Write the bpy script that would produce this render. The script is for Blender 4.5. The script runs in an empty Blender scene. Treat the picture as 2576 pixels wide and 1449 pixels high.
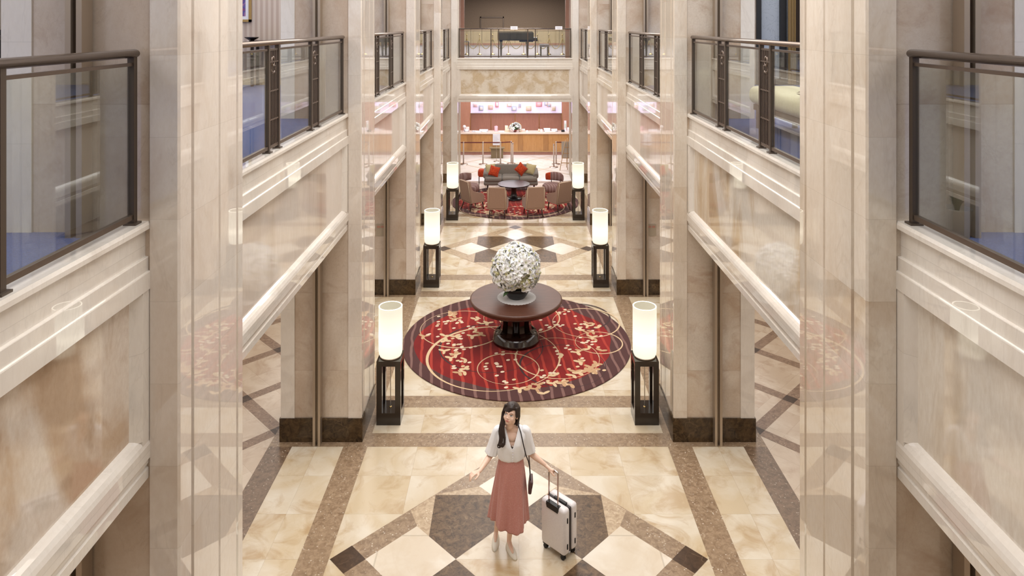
import bpy, bmesh, math, random
from mathutils import Vector, Matrix, noise as mnoise
PI = math.pi
sc = bpy.context.scene
col = sc.collection
random.seed(7)

# ---------------------------------------------------------------- camera, world, exposure
cam_d = bpy.data.cameras.new('camera'); cam = bpy.data.objects.new('camera', cam_d); col.objects.link(cam)
cam.location = (-0.06, 0.0, 5.6); cam.rotation_euler = (PI/2, 0, 0)
cam_d.sensor_width = 36; cam_d.lens = 1725/2576*36
cam_d.shift_x = -3/2576; cam_d.shift_y = -664.5/2576
cam_d.clip_start = 0.05; cam_d.clip_end = 200
sc.camera = cam
w = bpy.data.worlds.new('world'); sc.world = w; w.use_nodes = True
w.node_tree.nodes['Background'].inputs[0].default_value = (1.0, .93, .84, 1)
w.node_tree.nodes['Background'].inputs[1].default_value = 0.25
sc.view_settings.view_transform = 'Standard'; sc.view_settings.look = 'None'
sc.view_settings.gamma = 1; sc.view_settings.exposure = 0.02
sc.view_settings.use_curve_mapping = False
sc.cycles.max_bounces = 8; sc.cycles.diffuse_bounces = 4; sc.cycles.glossy_bounces = 4
sc.cycles.transparent_max_bounces = 16; sc.cycles.transmission_bounces = 6
sc.cycles.sample_clamp_indirect = 4; sc.cycles.caustics_reflective = False; sc.cycles.caustics_refractive = False
sc.cycles.use_denoising = True

def area(name, loc, sx, sy, power, colr=(1, .9, .78), rot=(0, 0, 0), spread=PI):
    d = bpy.data.lights.new(name, 'AREA'); d.shape = 'RECTANGLE'; d.size = sx; d.size_y = sy
    d.energy = power; d.color = colr; d.spread = spread
    o = bpy.data.objects.new(name, d); col.objects.link(o); o.location = loc; o.rotation_euler = rot
    return o
WARM = (1, 1, 1)
area('atrium_light', (0, 14.5, 9.15), 3.9, 26, 1380, WARM)             # area lamp added under the unseen ceiling for broad, soft overhead light
for s in (-1, 1):
    area('gallery_light', (s*5.0, 9, 7.4), 3.2, 28, 560, WARM)          # upper galleries
    area('aisle_light', (s*4.9, 9, 3.12), 2.6, 28, 300, WARM)           # ground aisles
area('front_desk_light', (0, 27.6, 3.5), 4.6, 3.0, 240, (.97, .97, 1))
area('front_desk_light', (0, 31.2, 3.5), 4.0, .5, 60, (1, .93, .97))
area('landing_light', (0, 33, 7.4), 4, 12, 1100, (1, .95, .9))

# ---------------------------------------------------------------- node helpers
class NT:
    def __init__(s, name):
        s.m = bpy.data.materials.new(name); s.m.use_nodes = True
        s.n = s.m.node_tree.nodes; s.l = s.m.node_tree.links
        s.b = s.n['Principled BSDF']
    def new(s, t, **kw):
        n = s.n.new(t)
        for k, v in kw.items(): setattr(n, k, v)
        return n
    def put(s, sock, v):
        if isinstance(v, (int, float)): sock.default_value = v
        elif isinstance(v, (tuple, list)):
            sock.default_value = tuple(v) + (1,)*(len(sock.default_value)-len(v))
        else: s.l.new(v, sock)
    def math(s, op, a, b=0.0, c=0.0):
        n = s.new('ShaderNodeMath', operation=op); s.put(n.inputs[0], a); s.put(n.inputs[1], b); s.put(n.inputs[2], c); return n.outputs[0]
    def mix(s, f, a, b, bt='MIX'):
        n = s.new('ShaderNodeMix', data_type='RGBA', blend_type=bt)
        s.put(n.inputs[0], f); s.put(n.inputs[6], a); s.put(n.inputs[7], b); return n.outputs[2]
    def pos(s):
        t = s.new('ShaderNodeTexCoord'); return t.outputs['Object']
    def mapping(s, v, scale=(1, 1, 1), loc=(0, 0, 0), rot=(0, 0, 0)):
        n = s.new('ShaderNodeMapping'); s.put(n.inputs[0], v); n.inputs[1].default_value = loc; n.inputs[2].default_value = rot; n.inputs[3].default_value = scale
        return n.outputs[0]
    def noise(s, v, scale, detail=4, rough=.55, dist=0.0):
        n = s.new('ShaderNodeTexNoise'); s.put(n.inputs['Vector'], v); n.inputs['Scale'].default_value = scale
        n.inputs['Detail'].default_value = detail; n.inputs['Roughness'].default_value = rough; n.inputs['Distortion'].default_value = dist
        return n.outputs[0]
    def ramp(s, f, stops):
        n = s.new('ShaderNodeValToRGB'); s.put(n.inputs[0], f); e = n.color_ramp.elements
        while len(e) < len(stops): e.new(.5)
        for i, (p, c) in enumerate(stops):
            e[i].position = p; e[i].color = tuple(c)+(1,) if isinstance(c, (tuple, list)) else (c, c, c, 1)
        return n.outputs[0]
    def bump(s, h, strength=.3, dist=.01):
        n = s.new('ShaderNodeBump'); s.put(n.inputs['Height'], h); n.inputs['Strength'].default_value = strength; n.inputs['Distance'].default_value = dist
        s.l.new(n.outputs[0], s.b.inputs['Normal'])
    def xyz(s, v):
        n = s.new('ShaderNodeSeparateXYZ'); s.put(n.inputs[0], v); return n.outputs
    def comb(s, x, y, z):
        n = s.new('ShaderNodeCombineXYZ'); s.put(n.inputs[0], x); s.put(n.inputs[1], y); s.put(n.inputs[2], z); return n.outputs[0]
    def white(s, v):
        n = s.new('ShaderNodeTexWhiteNoise', noise_dimensions='3D'); s.put(n.inputs[0], v); return n.outputs[0]
    def base(s, v): s.put(s.b.inputs['Base Color'], v)
    def set(s, **kw):
        for k, v in kw.items():
            s.put(s.b.inputs[{'rough': 'Roughness', 'metal': 'Metallic', 'spec': 'Specular IOR Level', 'coat': 'Coat Weight', 'sheen': 'Sheen Weight',
                              'trans': 'Transmission Weight', 'alpha': 'Alpha', 'sss': 'Subsurface Weight', 'crough': 'Coat Roughness'}[k]], v)

def srgb(r, g, b):
    f = lambda c: ((c/255+.055)/1.055)**2.4 if c/255 > .04045 else c/255/12.92
    return (f(r), f(g), f(b))

def plain(name, c, rough=.5, metal=0.0, spec=.5, coat=0.0, vary=0.0, vs=20, bump=0.0, bs=200):
    t = NT(name); t.set(rough=rough, metal=metal, spec=spec, coat=coat)
    if vary or bump: p = t.pos()
    if vary:
        n = t.noise(p, vs); t.base(t.mix(n, tuple(x*(1-vary) for x in c), tuple(min(1, x*(1+vary)) for x in c)))
    else: t.base(c)
    if bump: t.bump(t.noise(p, bs, 2), bump, .003)
    return t.m

def marble(name, c1, c2, c3, scale=1.0, stretch=(1, 1, 1), off=(0, 0, 0), rough=.07, joint=.52, amount=(.35, .7), spec=1.0, vein=.12, coat=.3):
    """polished stone: clouds of c1 (light) and c2 (warm), darker stains c3, thin veins, slab joints every `joint` metres in height"""
    t = NT(name); t.set(rough=rough, spec=spec, coat=coat); p = t.pos()
    s = t.xyz(p)
    cell = t.math('FLOOR', t.math('DIVIDE', t.math('ADD', s[2], .09), joint)) if joint else 0.0
    cellv = t.comb(0.0, 0.0, cell)
    jit = t.new('ShaderNodeVectorMath', operation='MULTIPLY_ADD'); t.put(jit.inputs[0], cellv); jit.inputs[1].default_value = (0, 0, .55); t.put(jit.inputs[2], p)
    q = t.mapping(jit.outputs[0], stretch, off)
    n1 = t.noise(q, 1.1*scale, 5, .55, .6); n2 = t.noise(t.mapping(q, (1, 1, 1), (7, 3, 5)), 2.1*scale, 6, .6, 1.2)
    f1 = t.ramp(n1, [(amount[0], 0.0), (amount[1], 1.0)])
    c = t.mix(f1, c1, c2)
    f2 = t.ramp(n2, [(.54, 0.0), (.74, 1.0)])
    c = t.mix(t.math('MULTIPLY', f2, .7), c, c3)
    v = t.noise(t.mapping(q, (1, 1, .55), (2, 9, 1)), 3.4*scale, 5, .6, 1.5)
    vv = t.ramp(t.math('ABSOLUTE', t.math('SUBTRACT', v, .5)), [(0.0, 1.0), (.012, 0.0)])
    c = t.mix(t.math('MULTIPLY', vv, vein), c, tuple(x*.55 for x in c3))
    fine = t.noise(q, 36, 4, .7)
    c = t.mix(t.math('MULTIPLY', t.ramp(fine, [(.35, 0.0), (.7, 1.0)]), .22), c, c3)
    if joint:
        fr = t.math('FRACT', t.math('DIVIDE', t.math('ADD', s[2], .09), joint))
        j = t.math('LESS_THAN', t.math('MINIMUM', fr, t.math('SUBTRACT', 1.0, fr)), .0035)
        tone = t.white(cellv)
        c = t.mix(t.math('MULTIPLY', tone, .10), c, c3)
        c = t.mix(t.math('MULTIPLY', j, .2), c, tuple(x*.5 for x in c3))
    t.base(c)
    return t.m

M = {}
CREAM = srgb(226, 214, 196)
M['cream'] = marble('cream_marble', srgb(229, 223, 214), srgb(223, 214, 203), srgb(206, 194, 180), .8, (1, 1, .35), rough=.014, joint=.62, amount=(.3, .75))
M['pier'] = marble('pillar_marble', srgb(228, 220, 210), srgb(219, 207, 196), srgb(198, 178, 158), .55, (1, 1, .5), (3, 1, 2), rough=.016, joint=.5, amount=(.3, .75))
M['pier_warm'] = marble('pillar_marble_brown_clouds', srgb(230, 222, 210), srgb(214, 199, 180), srgb(188, 162, 132), .55, (1, 1, .45), (5, 2, 8), rough=.016, joint=.5, amount=(.35, .7))
M['figured'] = marble('figured_marble', srgb(218, 206, 192), srgb(193, 168, 142), srgb(158, 124, 92), 1.15, (1, 1, .6), (1, 4, 3), rough=.06, joint=0, amount=(.45, .56), vein=.06)
M['figured_r'] = marble('figured_marble_pale', srgb(224, 216, 204), srgb(196, 174, 144), srgb(164, 134, 100), 1.2, (1, 1, .3), (9, 4, 13), rough=.05, joint=0, amount=(.46, .58), vein=.04)
M['figured_soft'] = marble('plain_beige_marble', srgb(224, 214, 204), srgb(210, 196, 182), srgb(190, 170, 150), 1.0, (1, 1, .18), (3, 4, 3), rough=.07, joint=0, amount=(.4, .65), vein=.05)
M['figured_back'] = marble('mottled_ochre_marble', srgb(226, 216, 200), srgb(204, 184, 154), srgb(176, 150, 112), 2.6, (1, 1, 1), (3, 4, 7), rough=.1, joint=0, amount=(.42, .6), vein=.05)
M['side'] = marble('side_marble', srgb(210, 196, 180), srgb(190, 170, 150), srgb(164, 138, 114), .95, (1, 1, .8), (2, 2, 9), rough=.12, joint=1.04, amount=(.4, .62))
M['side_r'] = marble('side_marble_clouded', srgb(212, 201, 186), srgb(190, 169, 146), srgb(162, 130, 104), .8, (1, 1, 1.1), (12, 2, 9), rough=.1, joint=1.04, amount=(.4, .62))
M['jamb'] = plain('taupe_marble', srgb(168, 154, 134), .5, vary=.12, vs=3)

def emperador(name, c1, c2, cv, scale=1.0, rough=.3):
    t = NT(name); t.set(rough=rough, spec=.25); p = t.pos()
    n = t.noise(p, 15*scale, 8, .75, .8)
    c = t.mix(t.ramp(n, [(.35, 0.0), (.65, 1.0)]), c1, c2)
    vo = t.new('ShaderNodeTexVoronoi', feature='DISTANCE_TO_EDGE'); t.put(vo.inputs['Vector'], t.mapping(p, (1, 1, 1)))
    q = t.new('ShaderNodeVectorMath', operation='MULTIPLY_ADD'); nn = t.new('ShaderNodeTexNoise'); t.put(nn.inputs[0], p); nn.inputs['Scale'].default_value = 5
    t.put(q.inputs[0], nn.outputs[1]); q.inputs[1].default_value = (.25, .25, .25); t.put(q.inputs[2], p)
    t.put(vo.inputs['Vector'], q.outputs[0]); vo.inputs['Scale'].default_value = 6*scale
    e = t.ramp(vo.outputs['Distance'], [(0.0, 1.0), (.035, 0.0)])
    m2 = t.ramp(t.noise(p, 3.2*scale, 3), [(.45, 0.0), (.62, 1.0)])
    c = t.mix(t.math('MULTIPLY', t.math('MULTIPLY', e, m2), .28), c, cv)
    t.base(c); return t.m
M['dark'] = emperador('dark_brown_marble', srgb(58, 42, 28), srgb(122, 96, 68), srgb(176, 150, 116))
M['dark_small'] = emperador('very_dark_brown_marble', srgb(62, 46, 34), srgb(84, 64, 48), srgb(170, 140, 110), .8)

def speckle(name, c1, c2, c3):
    t = NT(name); t.set(rough=.28, spec=.35); p = t.pos()
    n = t.noise(p, 16, 6, .7, .8); c = t.mix(t.ramp(n, [(.36, 0.0), (.64, 1.0)]), c1, c2)
    vo = t.new('ShaderNodeTexVoronoi'); t.put(vo.inputs['Vector'], p); vo.inputs['Scale'].default_value = 30; vo.inputs['Randomness'].default_value = 1
    sp = t.ramp(vo.outputs['Distance'], [(.16, 1.0), (.28, 0.0)])
    m2 = t.ramp(t.noise(p, 11, 3), [(.46, 0.0), (.62, 1.0)])
    c = t.mix(t.math('MULTIPLY', t.math('MULTIPLY', sp, m2), .8), c, c3)
    big = t.ramp(t.noise(p, .9, 2), [(.35, 0.0), (.65, 1.0)])
    c = t.mix(t.math('MULTIPLY', big, .25), c, c2)
    t.base(c); return t.m
M['band'] = speckle('speckled_brown_marble', srgb(122, 98, 75), srgb(165, 141, 114), srgb(222, 212, 196))
M['band_dark'] = speckle('speckled_dark_brown_marble', srgb(98, 78, 60), srgb(136, 112, 90), srgb(204, 190, 172))
M['plinth'] = emperador('plinth_dark_marble', srgb(44, 34, 24), srgb(94, 74, 50), srgb(150, 122, 90), .7, .12)
M['band_pale'] = speckle('pale_speckled_marble', srgb(158, 132, 103), srgb(200, 178, 148), srgb(232, 222, 200))
M['lattice'] = speckle('lattice_brown_marble', srgb(116, 90, 70), srgb(156, 128, 104), srgb(206, 186, 160))

def tiles(name, size, offs, ca, cb, cc, rot=0.0, rough=.2, stain=1.0):
    t = NT(name); t.set(rough=rough); p = t.pos()
    t.set(spec=.4); q = t.mapping(p, (1/size, 1/size, 1), offs, (0, 0, rot)); s = t.xyz(q)
    cell = t.comb(t.math('FLOOR', s[0]), t.math('FLOOR', s[1]), 0.0)
    r = t.white(cell)
    jit = t.new('ShaderNodeVectorMath', operation='MULTIPLY_ADD'); t.put(jit.inputs[0], cell); jit.inputs[1].default_value = (.7, .4, 1.7); t.put(jit.inputs[2], p)
    n = t.noise(jit.outputs[0], 1.5, 5, .55, .5)
    c = t.mix(t.ramp(n, [(.36, 0.0), (.58, 1.0)]), ca, cb)
    n2 = t.noise(t.mapping(jit.outputs[0], (1, 1, 1), (4, 4, 4)), 2.4, 6, .6, 1.0)
    c = t.mix(t.math('MULTIPLY', t.ramp(n2, [(.5, 0.0), (.68, 1.0)]), .8*stain), c, cc)
    c = t.mix(t.math('MULTIPLY', r, .25), c, ca)
    fx = t.math('FRACT', s[0]); fy = t.math('FRACT', s[1])
    ed = t.math('MINIMUM', t.math('MINIMUM', fx, t.math('SUBTRACT', 1.0, fx)), t.math('MINIMUM', fy, t.math('SUBTRACT', 1.0, fy)))
    c = t.mix(t.math('MULTIPLY', t.math('LESS_THAN', ed, .003), .3), c, tuple(x*.45 for x in cc))
    t.base(c); return t.m
G = .6633
M['field'] = tiles('cream_floor_tiles', G, (0, -7.17/G, 0), srgb(217, 206, 187), srgb(201, 181, 149), srgb(177, 146, 104))
M['white_inlay'] = tiles('white_floor_inlay', 3.0, (.5, .5, 0), srgb(224, 214, 198), srgb(214, 199, 177), srgb(196, 172, 140), stain=.5)
M['aisle_floor'] = tiles('tan_aisle_tiles', .78*math.sqrt(2)/2, (.3, .3, 0), srgb(212, 194, 172), srgb(198, 176, 152), srgb(178, 150, 124), rot=PI/4, rough=.16)
M['far_floor'] = tiles('pale_floor_tiles', .8, (0, 0, 0), srgb(238, 234, 230), srgb(230, 224, 218), srgb(216, 206, 196), rot=PI/4, rough=.1)

def fabric(name, c, c2=None, scale=260, rough=.9, bump=.4):
    t = NT(name); t.set(rough=rough, spec=.25, sheen=.2); p = t.pos()
    n = t.noise(p, scale, 2, .6); c2 = c2 or tuple(x*.72 for x in c)
    t.base(t.mix(t.ramp(n, [(.35, 0.0), (.65, 1.0)]), c, c2)); t.bump(n, bump, .002); return t.m
def wood(name, c1, c2, rough=.3, scale=1.0, axis=(1, 12, 12), coat=.2):
    t = NT(name); t.set(rough=rough, coat=coat); p = t.mapping(t.pos(), tuple(a*scale for a in axis))
    n = t.noise(p, 2.2, 6, .6, 1.4); t.base(t.mix(t.ramp(n, [(.3, 0.0), (.7, 1.0)]), c1, c2)); return t.m
M['bronze'] = plain('bronze_metal', srgb(112, 98, 88), .32, .75, vary=.05)
M['bronze_rail'] = plain('satin_bronze_handrail', srgb(134, 120, 110), .24, .85)
M['bronze_dark'] = plain('dark_bronze', srgb(88, 76, 66), .4, .5)
M['steel'] = plain('brushed_steel', srgb(190, 184, 176), .28, .9)
M['brass'] = plain('brass', srgb(220, 190, 130), .25, .9)
M['guide'] = plain('bronze_guide_metal', srgb(176, 160, 142), .32, .7)
M['black'] = plain('matt_black', srgb(24, 22, 22), .5)
M['lacquer'] = wood('dark_lacquered_wood', srgb(34, 27, 22), srgb(46, 36, 28), .22, coat=.3)
def glass(name, tint=(.93, .95, .94)):
    t = NT(name); t.n.remove(t.b)
    tr = t.new('ShaderNodeBsdfTransparent'); tr.inputs[0].default_value = tint+(1,)
    gl = t.new('ShaderNodeBsdfGlossy'); gl.inputs[0].default_value = (1, 1, 1, 1); gl.inputs[1].default_value = .0
    lw = t.new('ShaderNodeLayerWeight'); lw.inputs[0].default_value = .5
    fr = t.math('ADD', .09, t.math('MULTIPLY', .91, t.math('POWER', lw.outputs['Facing'], 5.0)))
    mx = t.new('ShaderNodeMixShader'); t.put(mx.inputs[0], fr); t.l.new(tr.outputs[0], mx.inputs[1]); t.l.new(gl.outputs[0], mx.inputs[2])
    t.l.new(mx.outputs[0], t.n['Material Output'].inputs[0]); return t.m
M['glass'] = glass('railing_glass', (.88, .90, .875))
def emit(name, c, st):
    t = NT(name); t.base(c); t.put(t.b.inputs['Emission Color'], c); t.b.inputs['Emission Strength'].default_value = st; return t.m

# ---------------------------------------------------------------- mesh helpers
class MB:
    def __init__(s): s.v = []; s.f = []; s.mi = []; s.sm = []; s.mats = []; s.cur = 0
    def mat(s, m):
        if m not in s.mats: s.mats.append(m)
        s.cur = s.mats.index(m); return s
    def add(s, vs, fs, smooth=False):
        o = len(s.v); s.v += [tuple(v) for v in vs]
        for f in fs: s.f.append([i+o for i in f]); s.mi.append(s.cur); s.sm.append(smooth)
        return s
    def box(s, x0, x1, y0, y1, z0, z1):
        x0, x1 = min(x0, x1), max(x0, x1); y0, y1 = min(y0, y1), max(y0, y1)
        return s.add([(x0, y0, z0), (x1, y0, z0), (x1, y1, z0), (x0, y1, z0), (x0, y0, z1), (x1, y0, z1), (x1, y1, z1), (x0, y1, z1)],
                     [(0, 3, 2, 1), (4, 5, 6, 7), (0, 1, 5, 4), (1, 2, 6, 5), (2, 3, 7, 6), (3, 0, 4, 7)])
    def rbox(s, c, size, r=.01, seg=3, rot=None):
        bm = bmesh.new(); bmesh.ops.create_cube(bm, size=1); bmesh.ops.scale(bm, vec=size, verts=bm.verts)
        bmesh.ops.bevel(bm, geom=bm.edges[:], offset=min(r, min(size)*.48), segments=seg, affect='EDGES', profile=.5)
        if rot is not None: bmesh.ops.transform(bm, matrix=rot.to_4x4(), verts=bm.verts)
        bm.verts.index_update(); s.add([v.co+Vector(c) for v in bm.verts], [[v.index for v in f.verts] for f in bm.faces], True); bm.free(); return s
    def prism(s, poly, a, b, axis='y', smooth=False):
        """poly: 2D points; axis y -> (x,z) extruded a..b in y ; x -> (y,z) ; z -> (x,y)"""
        def P(p, t): return {'y': (p[0], t, p[1]), 'x': (t, p[0], p[1]), 'z': (p[0], p[1], t)}[axis]
        n = len(poly); ar = sum(poly[i][0]*poly[(i+1) % n][1]-poly[(i+1) % n][0]*poly[i][1] for i in range(n))
        vs = [P(p, a) for p in poly]+[P(p, b) for p in poly]
        fl = (ar > 0) ^ (axis == 'y') ^ (b < a)
        F = [list(range(n))[::-1], list(range(n, 2*n))]+[[i, (i+1) % n, n+(i+1) % n, n+i] for i in range(n)]
        if not fl: F = [f[::-1] for f in F]
        o = len(s.v); s.add(vs, F)
        if smooth:
            for k in range(n): s.sm[-1-k] = True
        return s
    def flat(s, poly, z):
        n = len(poly); ar = sum(poly[i][0]*poly[(i+1) % n][1]-poly[(i+1) % n][0]*poly[i][1] for i in range(n))
        if ar < 0: poly = poly[::-1]
        return s.add([(p[0], p[1], z) for p in poly], [list(range(n))])
    def lathe(s, prof, c=(0, 0, 0), seg=32, caps=True, sx=1.0, sy=1.0, smooth=True, rot=None):
        vs = []; F = []
        for r, z in prof:
            for k in range(seg):
                a = 2*PI*k/seg; p = Vector((r*math.cos(a)*sx, r*math.sin(a)*sy, z))
                if rot is not None: p = rot @ p
                vs.append(p+Vector(c))
        for i in range(len(prof)-1):
            for k in range(seg): F.append([i*seg+k, i*seg+(k+1) % seg, (i+1)*seg+(k+1) % seg, (i+1)*seg+k])
        s.add(vs, F, smooth)
        if caps:
            o = len(s.v)-len(vs)
            s.f.append([o+k for k in range(seg)][::-1]); s.mi.append(s.cur); s.sm.append(False)
            s.f.append([o+(len(prof)-1)*seg+k for k in range(seg)]); s.mi.append(s.cur); s.sm.append(False)
        return s
    def tube(s, pts, r, seg=8, closed=False, flat=None, caps=True):
        pts = [Vector(p) for p in pts]; n = len(pts); vs = []; F = []
        R = r if isinstance(r, (list, tuple)) else [r]*n
        up = Vector((0, 0, 1)); prev = None
        for i, p in enumerate(pts):
            if closed: d = pts[(i+1) % n]-pts[i-1]
            else: d = pts[min(i+1, n-1)]-pts[max(i-1, 0)]
            d.normalize()
            if prev is None:
                u = d.cross(up)
                if u.length < .05: u = d.cross(Vector((0, 1, 0)))
            else:
                u = prev-d*prev.dot(d)
                if u.length < 1e-5: u = d.cross(up)
            u.normalize(); prev = u; v = d.cross(u)
            for k in range(seg):
                a = 2*PI*(k+.5)/seg; fx, fy = flat or (1, 1)
                vs.append(p+u*math.cos(a)*R[i]*fx+v*math.sin(a)*R[i]*fy)
        m = n if closed else n-1
        for i in range(m):
            for k in range(seg):
                a = i*seg+k; b = i*seg+(k+1) % seg; c = ((i+1) % n)*seg+(k+1) % seg; d = ((i+1) % n)*seg+k
                F.append([a, d, c, b])
        s.add(vs, F, seg > 4)
        if caps and not closed:
            o = len(s.v)-len(vs)
            s.f.append([o+k for k in range(seg)]); s.mi.append(s.cur); s.sm.append(False)
            s.f.append([o+(n-1)*seg+k for k in range(seg)][::-1]); s.mi.append(s.cur); s.sm.append(False)
        return s
    def ball(s, c, r, seg=16, rings=10, sc3=(1, 1, 1), rot=None):
        prof = [(max(1e-4, r*math.sin(PI*i/rings)), -r*math.cos(PI*i/rings)) for i in range(rings+1)]
        vs = []; F = []
        for rr, z in prof:
            for k in range(seg):
                a = 2*PI*k/seg; p = Vector((rr*math.cos(a)*sc3[0], rr*math.sin(a)*sc3[1], z*sc3[2]))
                if rot is not None: p = rot @ p
                vs.append(p+Vector(c))
        for i in range(rings):
            for k in range(seg): F.append([i*seg+k, i*seg+(k+1) % seg, (i+1)*seg+(k+1) % seg, (i+1)*seg+k])
        return s.add(vs, F, True)
    def grid(s, fn, nu, nv, cu=False, smooth=True):
        vs = [fn(i/nu, j/nv) for i in range(nu if cu else nu+1) for j in range(nv+1)]; W = nv+1; F = []
        N = nu if cu else nu+1
        for i in range(nu):
            for j in range(nv):
                a = i*W+j; b = ((i+1) % N)*W+j; F.append([a, b, b+1, a+1])
        return s.add(vs, F, smooth)
    def xf(s, m, start=0):
        for i in range(start, len(s.v)): s.v[i] = tuple(m @ Vector(s.v[i]))
        return s
    def mesh(s, name):
        me = bpy.data.meshes.new(name); me.from_pydata(s.v, [], s.f)
        for m in s.mats: me.materials.append(m)
        me.polygons.foreach_set('material_index', s.mi); me.polygons.foreach_set('use_smooth', s.sm); me.update()
        return me
    def build(s, name, parent=None, loc=None, weld=False):
        o = bpy.data.objects.new(name, s.mesh(name)); col.objects.link(o)
        if parent: o.parent = parent
        if loc: o.location = loc
        return o

def bx(m): return MB().mat(M[m] if isinstance(m, str) else m)
def tag(o, label, cat, group=None, kind=None):
    o['label'] = label; o['category'] = cat
    if group: o['group'] = group
    if kind: o['kind'] = kind
    return o
def struct(o, label=None):
    o['kind'] = 'structure'
    if label: o['label'] = label
    return o
def empty(name, loc=(0, 0, 0), rz=0.0):
    o = bpy.data.objects.new(name, None); col.objects.link(o); o.location = loc; o.rotation_euler = (0, 0, rz); o.empty_display_size = .1; return o
def thing(name, label, cat, loc=(0, 0, 0), rz=0.0, group=None):
    return tag(empty(name, loc, rz), label, cat, group)
def dup(root, loc=None, rz=None, label=None, group=None, scale=None):
    def rec(o, par):
        c = o.copy(); col.objects.link(c)
        if par: c.parent = par
        for ch in list(o.children): rec(ch, c)
        return c
    r = rec(root, None)
    if loc is not None: r.location = loc
    if rz is not None: r.rotation_euler = (0, 0, rz)
    if label: r['label'] = label
    if group: r['group'] = group
    if scale is not None: r.scale = scale
    return r
def clip(poly, x0, x1, y0, y1):
    def cut(P, ins, isec):
        out = []
        for i in range(len(P)):
            a, b = P[i-1], P[i]
            if ins(b):
                if not ins(a): out.append(isec(a, b))
                out.append(b)
            elif ins(a): out.append(isec(a, b))
        return out
    def ix(c): return lambda a, b: (c, a[1]+(b[1]-a[1])*(c-a[0])/(b[0]-a[0]))
    def iy(c): return lambda a, b: (a[0]+(b[0]-a[0])*(c-a[1])/(b[1]-a[1]), c)
    for ins, isec in ((lambda p: p[0] >= x0-1e-9, ix(x0)), (lambda p: p[0] <= x1+1e-9, ix(x1)), (lambda p: p[1] >= y0-1e-9, iy(y0)), (lambda p: p[1] <= y1+1e-9, iy(y1))):
        if len(poly) < 3: return []
        poly = cut(poly, ins, isec)
    return poly if len(poly) >= 3 else []
# ================================================================ THE BUILDING
W = 2.09                   # half width of the aisle between the pillars
PN = [(-.80, .17), (4.17, 5.155), (9.19, 10.06), (14.17, 14.95), (19.1, 19.82)]   # near and far face of each pillar pair
BACK = 24.2
ZU = 4.33                  # upper floor
ZS = 4.40                  # balcony sill
ZB = 2.84                  # underside of beams
XO = 7.4                   # outer walls
TOP = 9.3

# ---- ground floor with its stone inlays (one surface)
f = bx('field').flat([(-3.3, -6), (3.3, -6), (3.3, BACK), (-3.3, BACK)], 0)
E = .0006
def fr(x0, x1, y0, y1, z, m): f.mat(M[m]).flat([(x0, y0), (x1, y0), (x1, y1), (x0, y1)], z)
f.mat(M['aisle_floor'])
for s in (-1, 1): f.flat([(s*3.3, -6), (s*XO, -6), (s*XO, BACK+1.2), (s*3.3, BACK+1.2)], 0)
f.mat(M['far_floor']).flat([(-3.3, BACK), (3.3, BACK), (3.3, BACK+1.2), (-3.3, BACK+1.2)], 0).flat([(-XO, BACK+1.2), (XO, BACK+1.2), (XO, 34), (-XO, 34)], 0)
for s in (-1, 1):
    fr(s*1.99, s*2.31, -6, BACK, E, 'band')
    fr(s*2.99, s*3.3, -6, BACK, E, 'band_dark')
for n, fa in PN:
    fr(-3.3, 3.3, n-.11, n+.19, 2*E, 'band'); fr(-1.99, 1.99, n+.82, n+1.13, 2*E, 'band')
fr(-3.3, 3.3, BACK-.1, BACK+.2, 2*E, 'band')
def diamond(cx, cy, r, z, m): f.mat(M[m]).flat([(cx-r, cy), (cx, cy-r), (cx+r, cy), (cx, cy+r)], z)
for cy in (7.17-4.985, 7.17, 17.08):
    R = 1.975; ri = 1.605
    diamond(0, cy, R, 3*E, 'band_pale' if cy > 9 else 'band')
    for sx in (-1, 1):
        for sy in (-1, 1):
            f.mat(M['dark']).flat([(sx*.98, cy+sy*.975), (sx*.31, cy+sy*.975), (0, cy+sy*.665), (sx*.665, cy), (sx*.98, cy+sy*.315)], 4*E)
            f.mat(M['band_pale']).flat([(sx*.985, cy+sy*.99), (sx*.98, cy+sy*.315), (sx*1.13, cy+sy*.47)], 3.6*E)
            f.flat([(sx*.98, cy+sy*.985), (sx*.31, cy+sy*.975), (sx*.47, cy+sy*1.13)], 3.6*E)
            f.flat([(sx*.985, cy+sy*.99), (sx*1.13, cy+sy*.47), (sx*1.24, cy+sy*.72)], 3.5*E)
    diamond(0, cy, .66, 4.2*E, 'field')
    for dx, dy in ((1, 0), (-1, 0), (0, 1), (0, -1)):
        diamond(dx*1.1325, cy+dy*1.1325, .4725, 4.4*E, 'white_inlay')
        diamond(dx*1.79, cy+dy*1.79, .187, 4.6*E, 'dark_small')
def lattice(x0, x1, y0, y1, step, wd, px, py, z, m, mk):
    h = wd/math.sqrt(2); L = 40
    for k in range(-60, 60):
        for sgn in (1, -1):
            c = (py - sgn*px) + k*2*step          # y = sgn*x + c
            if c > y1+max(abs(x0), abs(x1)) or c < y0-max(abs(x0), abs(x1)): continue
            p = clip([(-L, sgn*-L+c-h), (L, sgn*L+c-h), (L, sgn*L+c+h), (-L, sgn*-L+c+h)], x0, x1, y0, y1)
            if p: f.mat(M[m]).flat(p, z+(0 if sgn > 0 else E/2))
    if mk:
        n = int((x1-x0)/step)+2
        for i in range(-20, 20):
            for j in range(-40, 40):
                if (i+j) % 2: continue
                q = clip([(px+i*step-h, py+j*step), (px+i*step, py+j*step-h), (px+i*step+h, py+j*step), (px+i*step, py+j*step+h)], x0, x1, y0, y1)
                if q: f.mat(M['dark_small']).flat(q, z+E)
for s in (-1, 1):
    a, b = sorted((s*3.3, s*XO))
    lattice(a, b, -6, BACK+1.2, .78, .17, s*3.29, 9.45, E, 'lattice', True)
lattice(-XO, XO, BACK+1.2, 34, 1.1, .05, 0, 27.5, E, 'band_pale', False)
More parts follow.
